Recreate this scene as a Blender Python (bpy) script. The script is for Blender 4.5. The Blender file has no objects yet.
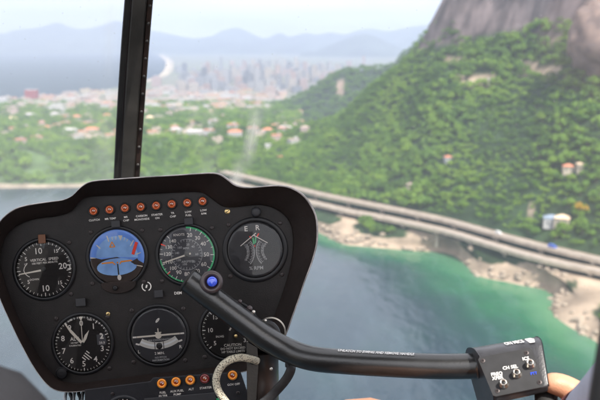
import bpy, bmesh, math, random
import numpy as np
from mathutils import Vector, Matrix, noise
R = math.radians
random.seed(7)
scn = bpy.context.scene
COL = scn.collection

# ------------------------------------------------------------------ camera
FPX = 720.0                      # focal length in pixels of the 600 px wide photograph
PITCH = 12.4
cam = bpy.data.cameras.new('camera')
cam_o = bpy.data.objects.new('camera', cam); COL.objects.link(cam_o)
cam.sensor_width = 36; cam.lens = FPX / 600 * 36
cam.clip_start = 0.02; cam.clip_end = 60000
cam.dof.use_dof = True; cam.dof.focus_distance = 0.80; cam.dof.aperture_fstop = 9.2
cam_o.location = (0, 0, 0); cam_o.rotation_euler = (R(90 - PITCH), 0, 0)
scn.camera = cam_o
RC = cam_o.rotation_euler.to_matrix()

# ------------------------------------------------------------------ sky, sun, exposure
SUN_AZ, SUN_EL = 151, 54
world = bpy.data.worlds.new('World'); scn.world = world; world.use_nodes = True
wn, wl = world.node_tree.nodes, world.node_tree.links
wn.clear()
wo = wn.new('ShaderNodeOutputWorld'); bg = wn.new('ShaderNodeBackground'); bg.inputs['Strength'].default_value = 0.15
sky = wn.new('ShaderNodeTexSky'); sky.sky_type = 'NISHITA'; sky.sun_disc = False
sky.sun_elevation = R(SUN_EL); sky.sun_rotation = R(SUN_AZ); sky.dust_density = 3.0; sky.air_density = 1.2
tc = wn.new('ShaderNodeTexCoord'); mp = wn.new('ShaderNodeMapping'); mp.inputs['Scale'].default_value = (2.2, 2.2, 14)
nz = wn.new('ShaderNodeTexNoise'); nz.inputs['Scale'].default_value = 1.6; nz.inputs['Detail'].default_value = 7; nz.inputs['Roughness'].default_value = .55
rp = wn.new('ShaderNodeValToRGB'); rp.color_ramp.elements[0].position = .36; rp.color_ramp.elements[1].position = .60
rp.color_ramp.elements[0].color = (.5, .5, .5, 1); rp.color_ramp.elements[1].color = (1, 1, 1, 1)
mx = wn.new('ShaderNodeMix'); mx.data_type = 'RGBA'; mx.inputs[7].default_value = (6.6, 6.5, 6.5, 1)
wl.new(tc.outputs['Generated'], mp.inputs['Vector']); wl.new(mp.outputs[0], nz.inputs['Vector']); wl.new(nz.outputs[0], rp.inputs[0])
wl.new(rp.outputs[0], mx.inputs[0]); wl.new(sky.outputs[0], mx.inputs[6]); wl.new(mx.outputs[2], bg.inputs['Color']); wl.new(bg.outputs[0], wo.inputs['Surface'])
sun = bpy.data.lights.new('sun', 'SUN'); sun.energy = 5.0; sun.angle = R(.5); sun.color = (1, .95, .87)
sun_o = bpy.data.objects.new('sun', sun); COL.objects.link(sun_o)
SD = Vector((math.cos(R(SUN_EL)) * math.sin(R(SUN_AZ)), math.cos(R(SUN_EL)) * math.cos(R(SUN_AZ)), math.sin(R(SUN_EL))))
sun_o.rotation_euler = SD.to_track_quat('Z', 'Y').to_euler()
sun_o.location = (20, -20, 40)
scn.view_settings.view_transform = 'Standard'; scn.view_settings.look = 'None'
scn.view_settings.exposure = 1.12; scn.view_settings.gamma = 1
scn.view_settings.use_curve_mapping = False
cy = scn.cycles
cy.use_denoising = True
cy.max_bounces = 6; cy.diffuse_bounces = 3; cy.glossy_bounces = 3; cy.transparent_max_bounces = 16; cy.volume_bounces = 0
cy.caustics_reflective = False; cy.caustics_refractive = False

# ------------------------------------------------------------------ geometry from the camera's rays
def F(px, py, d):
    """world point seen at photo pixel (px,py), at depth d along the camera's axis"""
    return RC @ Vector(((px - 300) / FPX * d, -(py - 200) / FPX * d, -d))
def ray(px, py):
    return RC @ Vector(((px - 300) / FPX, -(py - 200) / FPX, -1))
def G(px, py, z):
    r = ray(px, py); t = z / r.z
    return Vector((r.x * t, r.y * t, z))
def W(px, py, D):
    r = ray(px, py); t = D / math.hypot(r.x, r.y)
    return r * t
def proj(p):
    v = RC.transposed() @ Vector(p)
    return 300 + v.x / -v.z * FPX, 200 - v.y / -v.z * FPX, -v.z

# ------------------------------------------------------------------ materials
def mat(name, col, rough=.6, metal=0.0, spec=.5, var=0.0, scale=20, bump=0.0, bscale=None, col2=None, coat=0, coords='Object', detail=4):
    m = bpy.data.materials.new(name); m.use_nodes = True
    n, l = m.node_tree.nodes, m.node_tree.links
    b = n['Principled BSDF']
    b.inputs['Base Color'].default_value = (*col, 1); b.inputs['Roughness'].default_value = rough
    b.inputs['Metallic'].default_value = metal; b.inputs['Specular IOR Level'].default_value = spec
    b.inputs['Coat Weight'].default_value = coat
    t = None
    if var or col2 or bump:
        t = n.new('ShaderNodeTexCoord')
    if var or col2:
        z = n.new('ShaderNodeTexNoise'); z.inputs['Scale'].default_value = scale; z.inputs['Detail'].default_value = detail
        l.new(t.outputs[coords], z.inputs['Vector'])
        x = n.new('ShaderNodeMix'); x.data_type = 'RGBA'
        c2 = col2 or tuple(min(1, c * (1 + var)) for c in col)
        c1 = col if col2 else tuple(c * (1 - var) for c in col)
        x.inputs[6].default_value = (*c1, 1); x.inputs[7].default_value = (*c2, 1)
        r_ = n.new('ShaderNodeValToRGB'); r_.color_ramp.elements[0].position = .35; r_.color_ramp.elements[1].position = .68
        l.new(z.outputs[0], r_.inputs[0]); l.new(r_.outputs[0], x.inputs[0]); l.new(x.outputs[2], b.inputs['Base Color'])
    if bump:
        z = n.new('ShaderNodeTexNoise'); z.inputs['Scale'].default_value = bscale or scale * 3; z.inputs['Detail'].default_value = 3
        l.new(t.outputs[coords], z.inputs['Vector'])
        bp = n.new('ShaderNodeBump'); bp.inputs['Strength'].default_value = bump; bp.inputs['Distance'].default_value = .001
        l.new(z.outputs[0], bp.inputs['Height']); l.new(bp.outputs[0], b.inputs['Normal'])
    return m

def foliage(name, c1, c2, c3, obj_random=False):
    m = bpy.data.materials.new(name); m.use_nodes = True
    n, l = m.node_tree.nodes, m.node_tree.links
    b = n['Principled BSDF']; b.inputs['Roughness'].default_value = .65; b.inputs['Specular IOR Level'].default_value = .25
    r_ = n.new('ShaderNodeValToRGB')
    r_.color_ramp.elements[0].color = (*c1, 1); r_.color_ramp.elements[1].color = (*c3, 1)
    e = r_.color_ramp.elements.new(.5); e.color = (*c2, 1)
    if obj_random:
        o = n.new('ShaderNodeObjectInfo'); src = o.outputs['Random']
    else:
        o = n.new('ShaderNodeAttribute'); o.attribute_name = 'tint'; src = o.outputs['Fac']
    g = n.new('ShaderNodeNewGeometry')
    mth = n.new('ShaderNodeMath'); mth.operation = 'MULTIPLY_ADD'; mth.inputs[1].default_value = .35
    l.new(g.outputs['Random Per Island'], mth.inputs[0])
    m2 = n.new('ShaderNodeMath'); m2.operation = 'MULTIPLY'; m2.inputs[1].default_value = .65
    l.new(src, m2.inputs[0]); l.new(m2.outputs[0], mth.inputs[2])
    l.new(mth.outputs[0], r_.inputs[0]); l.new(r_.outputs[0], b.inputs['Base Color'])
    tr = n.new('ShaderNodeBsdfTranslucent'); l.new(r_.outputs[0], tr.inputs['Color'])
    ms = n.new('ShaderNodeMixShader'); ms.inputs[0].default_value = .25
    l.new(b.outputs[0], ms.inputs[1]); l.new(tr.outputs[0], ms.inputs[2]); l.new(ms.outputs[0], n['Material Output'].inputs['Surface'])
    return m

M = {}
M['panel'] = mat('panel black paint', (.0100, .0078, .0078), .5, spec=.35, var=.45, scale=25, bump=.25, bscale=900)
M['console'] = mat('console black paint', (.011, .011, .015), .5, spec=.4, var=.3, scale=30, bump=.2, bscale=900)
M['shroud'] = mat('shroud vinyl', (.016, .0095, .008), .6, spec=.3, var=.3, scale=18, bump=.5, bscale=1400)
M['rim'] = mat('shroud edge painted highlight', (.30, .27, .26), .3, spec=.8, var=.5, scale=60)  # pale colour paints in the highlight along the hood's edge
M['bezel'] = mat('bezel black', (.007, .007, .009), .42, spec=.4, var=.2, scale=40)
M['dial'] = mat('dial matt black', (.018, .016, .017), .8, spec=.1, var=.1, scale=60)
M['dialsheen'] = mat('dial painted reflection', (.080, .080, .092), .8, spec=.1, var=.08, scale=60)  # grey stands in for bright reflections on the gauge glass
M['dialmid'] = mat('dial faint painted reflection', (.040, .040, .046), .8, spec=.1)  # lightened to paint in the grey reflections over these dials
M['white'] = mat('dial white ink', (.74, .70, .66), .6)
M['grey'] = mat('dial grey ink', (.42, .42, .43), .6)
M['green'] = mat('dial green ink', (.05, .50, .20), .6)
M['red'] = mat('dial red ink', (.95, .05, .02), .6)
M['orange'] = mat('dial orange ink', (.90, .30, .02), .6)
M['blue'] = mat('horizon blue', (.13, .30, .85), .6, var=.12, scale=40)
M['bluel'] = mat('horizon pale blue', (.24, .46, .95), .5, var=.2, scale=60)
M['brown'] = mat('horizon brown', (.035, .020, .016), .7)
M['needle'] = mat('needle cream', (.72, .66, .58), .5)
M['amber'] = mat('amber lens', (.50, .085, .010), .18, spec=.6, coat=.6)
M['amber2'] = mat('bright amber lens', (.95, .30, .015), .18, spec=.6, coat=.6)
M['amberin'] = mat('amber lens centre', (.30, .05, .008), .2, spec=.8, coat=.5)
M['darkred'] = mat('dark red lens', (.18, .012, .012), .2, spec=.7, coat=.5)
M['screw'] = mat('screw blackened steel', (.055, .045, .045), .45, metal=.6)
M['brass'] = mat('brass screw', (.75, .55, .25), .3, metal=1)
M['steel'] = mat('bare steel', (.62, .58, .52), .28, metal=1, var=.2, scale=200)
M['tag'] = mat('brown tag', (.14, .055, .025), .6)
M['tagd'] = mat('charcoal tag', (.022, .022, .026), .6)
M['tube'] = mat('cyclic tube black', (.010, .010, .0105), .28, spec=.8, var=.3, scale=50, bump=.15, bscale=600)
M['tubeend'] = mat('tube end rubber', (.012, .010, .010), .5)
M['post'] = mat('post dark brown', (.030, .021, .018), .32, spec=.7, var=.45, scale=30)
M['rubber'] = mat('rubber', (.009, .008, .008), .75, var=.2, scale=80, bump=.6, bscale=900)
M['cable'] = mat('black cable', (.016, .016, .018), .55, var=.4, scale=120, bump=.5, bscale=1500)
M['bluebtn'] = mat('blue button', (.03, .09, .75), .12, spec=.8, coat=1)
M['collar'] = mat('button collar', (.045, .030, .032), .3, spec=.6)
M['boxm'] = mat('grip box black', (.026, .026, .030), .36, spec=.6, var=.25, scale=70, bump=.2, bscale=800)
M['plate'] = mat('cover plate charcoal', (.011, .011, .013), .5, spec=.4, var=.3, scale=90)
M['label'] = mat('label white', (.72, .70, .68), .5, var=.25, scale=500)
M['pillar'] = mat('pillar grey black paint', (.055, .050, .045), .42, spec=.5, var=.3, scale=14, bump=.2, bscale=500)
M['pillard'] = mat('pillar seal black', (.020, .018, .017), .6, var=.3, scale=40)
M['pillarr'] = mat('pillar edge brown', (.030, .017, .013), .55, var=.5, scale=30)
M['roof'] = mat('cabin lining grey', (.52, .50, .48), .8, var=.1, scale=6)
M['seat'] = mat('seat leather', (.05, .035, .03), .5, var=.2, scale=10)
M['skin'] = mat('skin', (.46, .23, .14), .5, spec=.4, var=.10, scale=60, bump=.3, bscale=600)
M['sleeve'] = mat('pale blue grey shirt', (.36, .39, .47), .85, spec=.1, var=.10, scale=30, bump=.6, bscale=700)
M['dark cloth'] = mat('dark grey cloth', (.022, .022, .025), .9, spec=.1, var=.15, scale=20, bump=.6, bscale=600)
M['band'] = mat('dark red band', (.10, .015, .015), .6)
M['hair'] = mat('dark hair', (.02, .013, .010), .6)
M['wirew'] = mat('pale wire', (.50, .52, .55), .5)

def braided():
    m = bpy.data.materials.new('braided sleeve'); m.use_nodes = True
    n, l = m.node_tree.nodes, m.node_tree.links; b = n['Principled BSDF']; b.inputs['Roughness'].default_value = .7
    t = n.new('ShaderNodeTexCoord')
    v = n.new('ShaderNodeTexVoronoi'); v.inputs['Scale'].default_value = 760
    r_ = n.new('ShaderNodeValToRGB'); r_.color_ramp.elements[0].position = .50; r_.color_ramp.elements[0].color = (.62, .57, .44, 1)
    r_.color_ramp.elements[1].position = .78; r_.color_ramp.elements[1].color = (.12, .11, .09, 1)
    l.new(t.outputs['Object'], v.inputs['Vector']); l.new(v.outputs['Distance'], r_.inputs[0]); l.new(r_.outputs[0], b.inputs['Base Color'])
    bp = n.new('ShaderNodeBump'); bp.inputs['Strength'].default_value = .8; bp.inputs['Distance'].default_value = .001
    l.new(v.outputs['Distance'], bp.inputs['Height']); l.new(bp.outputs[0], b.inputs['Normal'])
    return m
M['braid'] = braided()

def glass(name, refl=.9, dirt=0.0, streak=False, tint=(1, 1, 1), rough=.0):
    """clear acrylic: lets light through straight, reflects by Fresnel, with a film of dust"""
    m = bpy.data.materials.new(name); m.use_nodes = True
    n, l = m.node_tree.nodes, m.node_tree.links; n.remove(n['Principled BSDF'])
    tr = n.new('ShaderNodeBsdfTransparent'); tr.inputs[0].default_value = (*tint, 1)
    gl = n.new('ShaderNodeBsdfGlossy'); gl.inputs['Roughness'].default_value = rough
    fr = n.new('ShaderNodeFresnel'); fr.inputs[0].default_value = 1.45
    mu = n.new('ShaderNodeMath'); mu.operation = 'MULTIPLY'; mu.inputs[1].default_value = refl
    ms = n.new('ShaderNodeMixShader'); l.new(fr.outputs[0], mu.inputs[0]); l.new(mu.outputs[0], ms.inputs[0])
    l.new(tr.outputs[0], ms.inputs[1]); l.new(gl.outputs[0], ms.inputs[2])
    out = ms.outputs[0]
    if dirt:
        df = n.new('ShaderNodeBsdfTranslucent'); df.inputs[0].default_value = (.93, .90, .80, 1)
        d2 = n.new('ShaderNodeBsdfDiffuse'); d2.inputs[0].default_value = (.90, .86, .76, 1)
        dm = n.new('ShaderNodeMixShader'); dm.inputs[0].default_value = .4
        l.new(df.outputs[0], dm.inputs[1]); l.new(d2.outputs[0], dm.inputs[2])
        t = n.new('ShaderNodeTexCoord'); z = n.new('ShaderNodeTexNoise'); z.inputs['Scale'].default_value = 3.5; z.inputs['Detail'].default_value = 8
        l.new(t.outputs['Object'], z.inputs['Vector'])
        mr = n.new('ShaderNodeMapRange'); mr.inputs[1].default_value = .3; mr.inputs[2].default_value = .75
        mr.inputs[3].default_value = dirt * .5; mr.inputs[4].default_value = dirt * 1.6
        l.new(z.outputs[0], mr.inputs[0]); fac = mr.outputs[0]
        # fine dried droplets
        v = n.new('ShaderNodeTexVoronoi'); v.inputs['Scale'].default_value = 55; l.new(t.outputs['Object'], v.inputs['Vector'])
        lt = n.new('ShaderNodeMath'); lt.operation = 'LESS_THAN'; lt.inputs[1].default_value = .07; l.new(v.outputs['Distance'], lt.inputs[0])
        ml = n.new('ShaderNodeMath'); ml.operation = 'MULTIPLY'; ml.inputs[1].default_value = .10; l.new(lt.outputs[0], ml.inputs[0])
        ad = n.new('ShaderNodeMath'); ad.operation = 'ADD'; l.new(fac, ad.inputs[0]); l.new(ml.outputs[0], ad.inputs[1]); fac = ad.outputs[0]
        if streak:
            at = n.new('ShaderNodeAttribute'); at.attribute_name = 'glare_scratch'
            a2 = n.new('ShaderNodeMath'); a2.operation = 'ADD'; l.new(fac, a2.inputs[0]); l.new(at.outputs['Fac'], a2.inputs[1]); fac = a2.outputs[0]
        m3 = n.new('ShaderNodeMixShader'); l.new(fac, m3.inputs[0]); l.new(out, m3.inputs[1]); l.new(dm.outputs[0], m3.inputs[2]); out = m3.outputs[0]
    l.new(out, n['Material Output'].inputs['Surface'])
    return m
M['glass'] = glass('instrument glass', 1.0, dirt=0.012)
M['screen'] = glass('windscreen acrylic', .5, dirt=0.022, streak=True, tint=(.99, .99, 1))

# ------------------------------------------------------------------ mesh building (vertices given in world space)
MW = {}
def props(o, label=None, cat=None, group=None, kind=None):
    if label: o['label'] = label
    if cat: o['category'] = cat
    if group: o['group'] = group
    if kind: o['kind'] = kind
    return o
def empty(name, loc, rot=None, **k):
    o = bpy.data.objects.new(name, None); COL.objects.link(o); o.empty_display_size = .05
    m = Matrix.Translation(loc) @ (rot.to_4x4() if rot else Matrix.Identity(4))
    o.matrix_world = m; MW[o.name] = m
    return props(o, **k)
class MB:
    def __init__(s): s.v = []; s.f = []; s.m = []
    def add(s, vs, fs, mi=0):
        b = len(s.v); s.v += [Vector(v) for v in vs]; s.f += [tuple(b + i for i in f) for f in fs]; s.m += [mi] * len(fs)
    def build(s, name, mats, parent=None, smooth=False, bevel=None, **k):
        if not isinstance(mats, (list, tuple)): mats = [mats]
        if parent:
            Mx = MW[parent.name]
        else:
            zs = min(v.z for v in s.v); n = len(s.v)
            Mx = Matrix.Translation((sum(v.x for v in s.v) / n, sum(v.y for v in s.v) / n, zs))
        inv = Mx.inverted()
        me = bpy.data.meshes.new(name)
        me.from_pydata([inv @ v for v in s.v], [], s.f)
        for q in mats: me.materials.append(M[q] if isinstance(q, str) else q)
        me.polygons.foreach_set('material_index', s.m)
        if smooth: me.polygons.foreach_set('use_smooth', [True] * len(s.f))
        me.update()
        o = bpy.data.objects.new(name, me); COL.objects.link(o)
        if parent:
            o.parent = parent; MW[o.name] = Mx
        else:
            o.matrix_world = Mx; MW[o.name] = Mx
        if bevel:
            bm_ = o.modifiers.new('bevel', 'BEVEL'); bm_.width = bevel; bm_.segments = 3; bm_.limit_method = 'ANGLE'; bm_.angle_limit = R(35)
        return props(o, **k)
    def loft(s, rows, closed=False, caps=False, mi=0, flip=False):
        n = len(rows[0]); vs = [p for r_ in rows for p in r_]; fs = []
        for i in range(len(rows) - 1):
            for j in range(n if closed else n - 1):
                a, b_ = i * n + j, i * n + (j + 1) % n
                q = (a, b_, b_ + n, a + n); fs.append(q[::-1] if flip else q)
        if caps and closed:
            fs.append(tuple(range(n))[::-1]); fs.append(tuple(range((len(rows) - 1) * n, len(rows) * n)))
        s.add(vs, fs, mi)
    def lathe(s, fr, prof, n=40, mi=0, x=0, y=0, cap=True):
        rows = []
        for r_, h in prof:
            rows.append([fr(x + r_ * math.cos(2 * math.pi * i / n), y + r_ * math.sin(2 * math.pi * i / n), h) for i in range(n)])
        s.loft(rows, closed=True, mi=mi)
        if cap:
            b = len(s.v) - n; s.f.append(tuple(range(b, b + n))); s.m.append(mi)
    def poly(s, fr, pts, h, mi=0, th=0):
        n = len(pts)
        if sum(pts[i][0] * pts[(i + 1) % n][1] - pts[(i + 1) % n][0] * pts[i][1] for i in range(n)) < 0: pts = pts[::-1]
        top = [fr(x, y, h) for x, y in pts]
        if th:
            bot = [fr(x, y, h - th) for x, y in pts]
            s.add(top + bot, [tuple(range(n))] + [(i, n + i, n + (i + 1) % n, (i + 1) % n) for i in range(n)], mi)
        else: s.add(top, [tuple(range(n))], mi)
    def bar(s, fr, x0, y0, x1, y1, w, h, mi=0, w1=None, th=0):
        dx, dy = x1 - x0, y1 - y0; L = math.hypot(dx, dy) or 1; nx, ny = -dy / L, dx / L; w1 = w if w1 is None else w1
        s.poly(fr, [(x0 - nx * w / 2, y0 - ny * w / 2), (x1 - nx * w1 / 2, y1 - ny * w1 / 2), (x1 + nx * w1 / 2, y1 + ny * w1 / 2), (x0 + nx * w / 2, y0 + ny * w / 2)], h, mi, th)
    def arc(s, fr, r0, r1, a0, a1, h, mi=0, n=40, x=0, y=0):
        """angles clockwise from the top, degrees"""
        A = [R(90 - (a0 + (a1 - a0) * i / n)) for i in range(n + 1)]
        s.loft([[fr(x + r0 * math.cos(a), y + r0 * math.sin(a), h) for a in A], [fr(x + r1 * math.cos(a), y + r1 * math.sin(a), h) for a in A]], mi=mi)
    def tick(s, fr, a, r0, r1, w, h, mi=0):
        c, q = math.cos(R(90 - a)), math.sin(R(90 - a))
        s.bar(fr, r0 * c, r0 * q, r1 * c, r1 * q, w, h, mi)
    def text(s, fr, body, x, y, size, h, mi=0, rot=0, bold=.012, sx=1):
        vs, fs = glyphs(body, bold)
        c, q = math.cos(R(rot)), math.sin(R(rot))
        s.add([fr(x + (vx * sx * c - vy * q) * size, y + (vx * sx * q + vy * c) * size, h) for vx, vy in vs], fs, mi)
    def tube(s, pts, rad, n=20, mi=0, caps=True, flat=None):
        if not isinstance(rad, (list, tuple)): rad = [rad] * len(pts)
        pts = [Vector(p) for p in pts]; rows = []; up = Vector((.13, .2, .97))
        t0 = (pts[1] - pts[0]).normalized(); a = t0.cross(up).normalized()
        for i, p in enumerate(pts):
            t = (pts[min(i + 1, len(pts) - 1)] - pts[max(i - 1, 0)]).normalized()
            a = (a - t * a.dot(t)).normalized(); b = t.cross(a)
            fa = flat if flat else 1
            rows.append([p + (a * math.cos(2 * math.pi * k / n) + b * fa * math.sin(2 * math.pi * k / n)) * rad[i] for k in range(n)])
        s.loft(rows, closed=True, caps=caps, mi=mi, flip=True)
    def box(s, c, sx, sy, sz, rz=0, mi=0, top=None):
        c = Vector(c); ca, sa = math.cos(rz), math.sin(rz); vs = []
        for z in (0, sz):
            k = 1 if z == 0 or top is None else top
            for x, y in ((-1, -1), (1, -1), (1, 1), (-1, 1)):
                X, Y = x * sx / 2 * k, y * sy / 2 * k
                vs.append(c + Vector((X * ca - Y * sa, X * sa + Y * ca, z)))
        s.add(vs, [(3, 2, 1, 0), (4, 5, 6, 7), (0, 1, 5, 4), (1, 2, 6, 5), (2, 3, 7, 6), (3, 0, 4, 7)], mi)
_gl = {}
def glyphs(body, bold):
    k = (body, bold)
    if k not in _gl:
        cu = bpy.data.curves.new('t', 'FONT'); cu.body = body; cu.align_x = 'CENTER'; cu.align_y = 'CENTER'; cu.resolution_u = 2; cu.offset = bold
        ob = bpy.data.objects.new('t', cu); COL.objects.link(ob)
        dg = bpy.context.evaluated_depsgraph_get(); me = bpy.data.meshes.new_from_object(ob.evaluated_get(dg))
        _gl[k] = ([(v.co.x, v.co.y) for v in me.vertices], [tuple(p.vertices) for p in me.polygons])
        bpy.data.objects.remove(ob); bpy.data.curves.remove(cu); bpy.data.meshes.remove(me)
    return _gl[k]
def catmull(pts, n, closed=False):
    P = [Vector(p) for p in pts]; m = len(P); out = []
    segs = m if closed else m - 1
    for i in range(segs):
        g = (lambda k: P[k % m]) if closed else (lambda k: P[max(0, min(m - 1, k))])
        a, b, c, d = g(i - 1), g(i), g(i + 1), g(i + 2)
        for j in range(n):
            t = j / n
            out.append(.5 * ((2 * b) + (c - a) * t + (2 * a - 5 * b + 4 * c - d) * t * t + (3 * b - a - 3 * c + d) * t ** 3))
    if not closed: out.append(P[-1])
    return out

# ================================================================== THE COCKPIT
PD = 0.85                                    # depth of the instrument panel
KP = PD / FPX                                # metres per panel unit
def pfr(cx, cy, roll=0):
    c, q = math.cos(R(roll)), math.sin(R(roll))
    return lambda x, y, h=0: F(cx + x * c - y * q, cy - (x * q + y * c), PD - h)
flat = lambda px, py, h=0: F(px, py, PD - h)

panel = empty('instrument_panel', F(160, 395, PD), RC, label='black instrument panel with round gauges and a moulded hood, ahead of the windscreen bar', cat='instrument panel')
outer = [(-9, 237), (0, 220.5), (9, 212), (19.5, 206.5), (37, 203), (52, 201), (63, 199.5), (72, 195.5), (80, 187.5), (88, 182), (97, 180), (110, 179), (140, 176.8), (170, 175), (200, 173), (213, 172.4), (221, 174), (228, 178.5), (236, 184.5), (247, 187), (262, 186),
         (276, 185), (290, 186.5), (303, 193.6), (312, 205), (317.5, 219), (318, 240), (314.5, 256), (310.5, 268), (305, 282), (300.5, 296), (294, 314), (288, 331), (281, 347), (272, 360), (258, 368), (240, 373), (215, 376), (180, 379.5), (150, 382), (110, 388), (84, 391.5), (66, 392.5), (54, 390), (44, 382), (32, 365), (20, 343), (9, 320), (0, 300), (-9, 274), (-12, 255)]
inner = [(1, 250), (6, 236), (18, 225), (35, 219), (55, 216.5), (70, 212), (78, 203), (86, 197.5), (100, 196), (120, 195.3), (150, 194), (175, 192.7), (194, 192), (204, 193.5), (213, 200), (222, 206), (232, 207.5), (246, 206), (260, 205), (273, 208), (284, 215), (291, 226), (293, 243), (291, 262), (286, 282), (279, 303), (272, 322), (264, 340), (252, 355),
         (235, 364), (200, 369), (150, 374), (100, 380.5), (80, 383), (64, 381.5), (53, 375), (41, 360), (27, 336), (14, 308), (4, 280), (0, 265)]
def polar(pts, n=220, c=(150, 285)):
    sm = catmull([(x, y, 0) for x, y in pts], 6, closed=True); m = len(sm); out = []
    for i in range(n):
        a = 2 * math.pi * i / n; dx, dy = math.cos(a), math.sin(a); best = 0
        for j in range(m):
            p, q = sm[j], sm[(j + 1) % m]
            x1, y1, x2, y2 = p.x - c[0], p.y - c[1], q.x - c[0], q.y - c[1]
            ex, ey = x2 - x1, y2 - y1; den = dx * ey - dy * ex
            if abs(den) < 1e-9: continue
            t = (x1 * ey - y1 * ex) / den; u = (x1 * dy - y1 * dx) / den
            if t > 0 and -1e-6 <= u <= 1 + 1e-6: best = max(best, t)
        out.append((c[0] + dx * best, c[1] + dy * best))
    return out
PO, PI_ = polar(outer), polar(inner)
def mixc(t, s=1.0): return [((150 + ((1 - t) * a[0] + t * b[0] - 150) * s), (285 + ((1 - t) * a[1] + t * b[1] - 285) * s)) for a, b in zip(PI_, PO)]
m = MB(); m.poly(flat, mixc(0, 1.01), 0); m.build('face_plate', 'panel', panel)
m = MB()
rows = [(0, .0, 1), (.02, .004, 1), (.06, .006, 1), (.5, .017, 1), (.86, .026, 1), (.93, .0285, 1)]
m.loft([[flat(x, y, h) for x, y in mixc(t, s)] for t, h, s in rows], closed=True, flip=True)
m.loft([[flat(x, y, h) for x, y in mixc(t, s)] for t, h, s in [(1, .0265, .9985), (1, .018, .998), (1, -.01, .99), (1, -.06, .95), (1, -.12, .85)]], closed=True, caps=False, flip=True)
m.poly(flat, mixc(1, .85), -.12)
m.build('hood', 'shroud', panel, smooth=True)
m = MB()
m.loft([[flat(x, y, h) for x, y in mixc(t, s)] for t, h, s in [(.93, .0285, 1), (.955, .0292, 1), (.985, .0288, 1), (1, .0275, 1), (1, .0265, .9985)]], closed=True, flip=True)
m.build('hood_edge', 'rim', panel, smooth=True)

def screw(parent, cx, cy, r=1.6, mt='screw', name='screw', rot=30, slot=True, h0=0, label=None):
    f = pfr(cx, cy, rot); s = MB()
    s.lathe(f, [(r * 1.05, h0), (r, h0 + .0012), (r * .6, h0 + .0018), (r * .3, h0 + .0019)], 14)
    if slot: s.bar(f, -r * .8, 0, r * .8, 0, r * .3, h0 + .0021, 1)
    return s.build(name, [mt, 'bezel'], parent, label=label)

def gauge(name, cx, cy, R_, roll, dialm, label, rim=3.2, Rin=None):
    """one instrument: its case with the bezel is the part; dial, ink, needles and glass are its sub-parts"""
    f = pfr(cx, cy, roll); s = MB(); Rin = Rin or R_
    s.lathe(f, [(R_ + rim, 0), (R_ + rim, .0022), (R_ + rim - .5, .0030), (R_ + rim * .55, .0034), (Rin + .5, .0036), (Rin, .0030), (Rin - .2, .0008)], 64, cap=False)
    g = s.build(name, 'bezel', panel, smooth=True, label=label)
    s = MB(); s.lathe(f, [(Rin + .2, .0003), (Rin + .1, .0010)], 64); s.build('dial', dialm, g)
    return g, f
def glasspane(g, f, r, dome=.0006, tilt=(0, 0)):
    s = MB()
    fg = lambda x, y, h: f(x, y, h + (x * tilt[0] + y * tilt[1]) * KP)
    s.lathe(fg, [(r, .0026), (r, .0030)] + [(r * q, .0030 + dome * (1 - q * q)) for q in (.9, .75, .55, .35, .15)], 48)
    s.build('glass', 'glass', g, smooth=True)
H1, H2, H3 = .0013, .0016, .0020

# vertical speed
g, f = gauge('vertical_speed_gauge', 44.0, 269.2, 28.6, 5.5, 'dial', 'vertical speed gauge at the top left of the panel')
s = MB()
for i in range(-40, 41):
    a = 270 + i * 4.4
    if i % 2: continue
    big = i % 10 == 0
    s.tick(f, a, 23.6 if big else 25.0, 27.3, .75 if big else .5, H1)
for tx, x, y, sz in [('10', -4.2, 18.3, 8.5), ('10', -.4, -19.5, 8.5), ('20', 19, 1.2, 8.5), ('15', 13.5, 16.8, 5), ('15', 14.5, -15, 5), ('5', -17, 11.5, 5.5), ('5', -16.5, -11.5, 5.5), ('UP', -17.5, 6.5, 2.8), ('DOWN', -10.5, -9.5, 2.8)]:
    s.text(f, tx, x, y, sz, H1)
s.text(f, 'VERTICAL  SPEED', 1.2, 9.6, 3.7, H1); s.text(f, '100 FEET PER MINUTE', 1.2, 6.3, 2.7, H1)
s.arc(f, 9.0, 9.7, 205, 262, H1, x=-11, y=2); s.arc(f, 9.0, 9.7, 278, 322, H1, x=-11, y=-1)
s.poly(f, [(22.5, 2.6), (26.5, 2.3), (26.5, -3), (22.5, -3.6), (22.5, -2.8), (25.5, -2.2), (25.5, 1.6), (22.5, 1.8)], H1)
s.build('markings', 'white', g)
s = MB(); s.bar(f, -3.2, -.9, -25.5, -3.0, 1.9, H3, w1=1.0, th=.0004); s.bar(f, 0, -.6, -3.2, -.9, 1.6, H3 - .0001, 1)
s.lathe(f, [(2.2, .0012), (2, .0022), (.5, .0024)], 20, 1); s.build('needle', ['needle', 'bezel'], g)
glasspane(g, f, 28.6)

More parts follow.
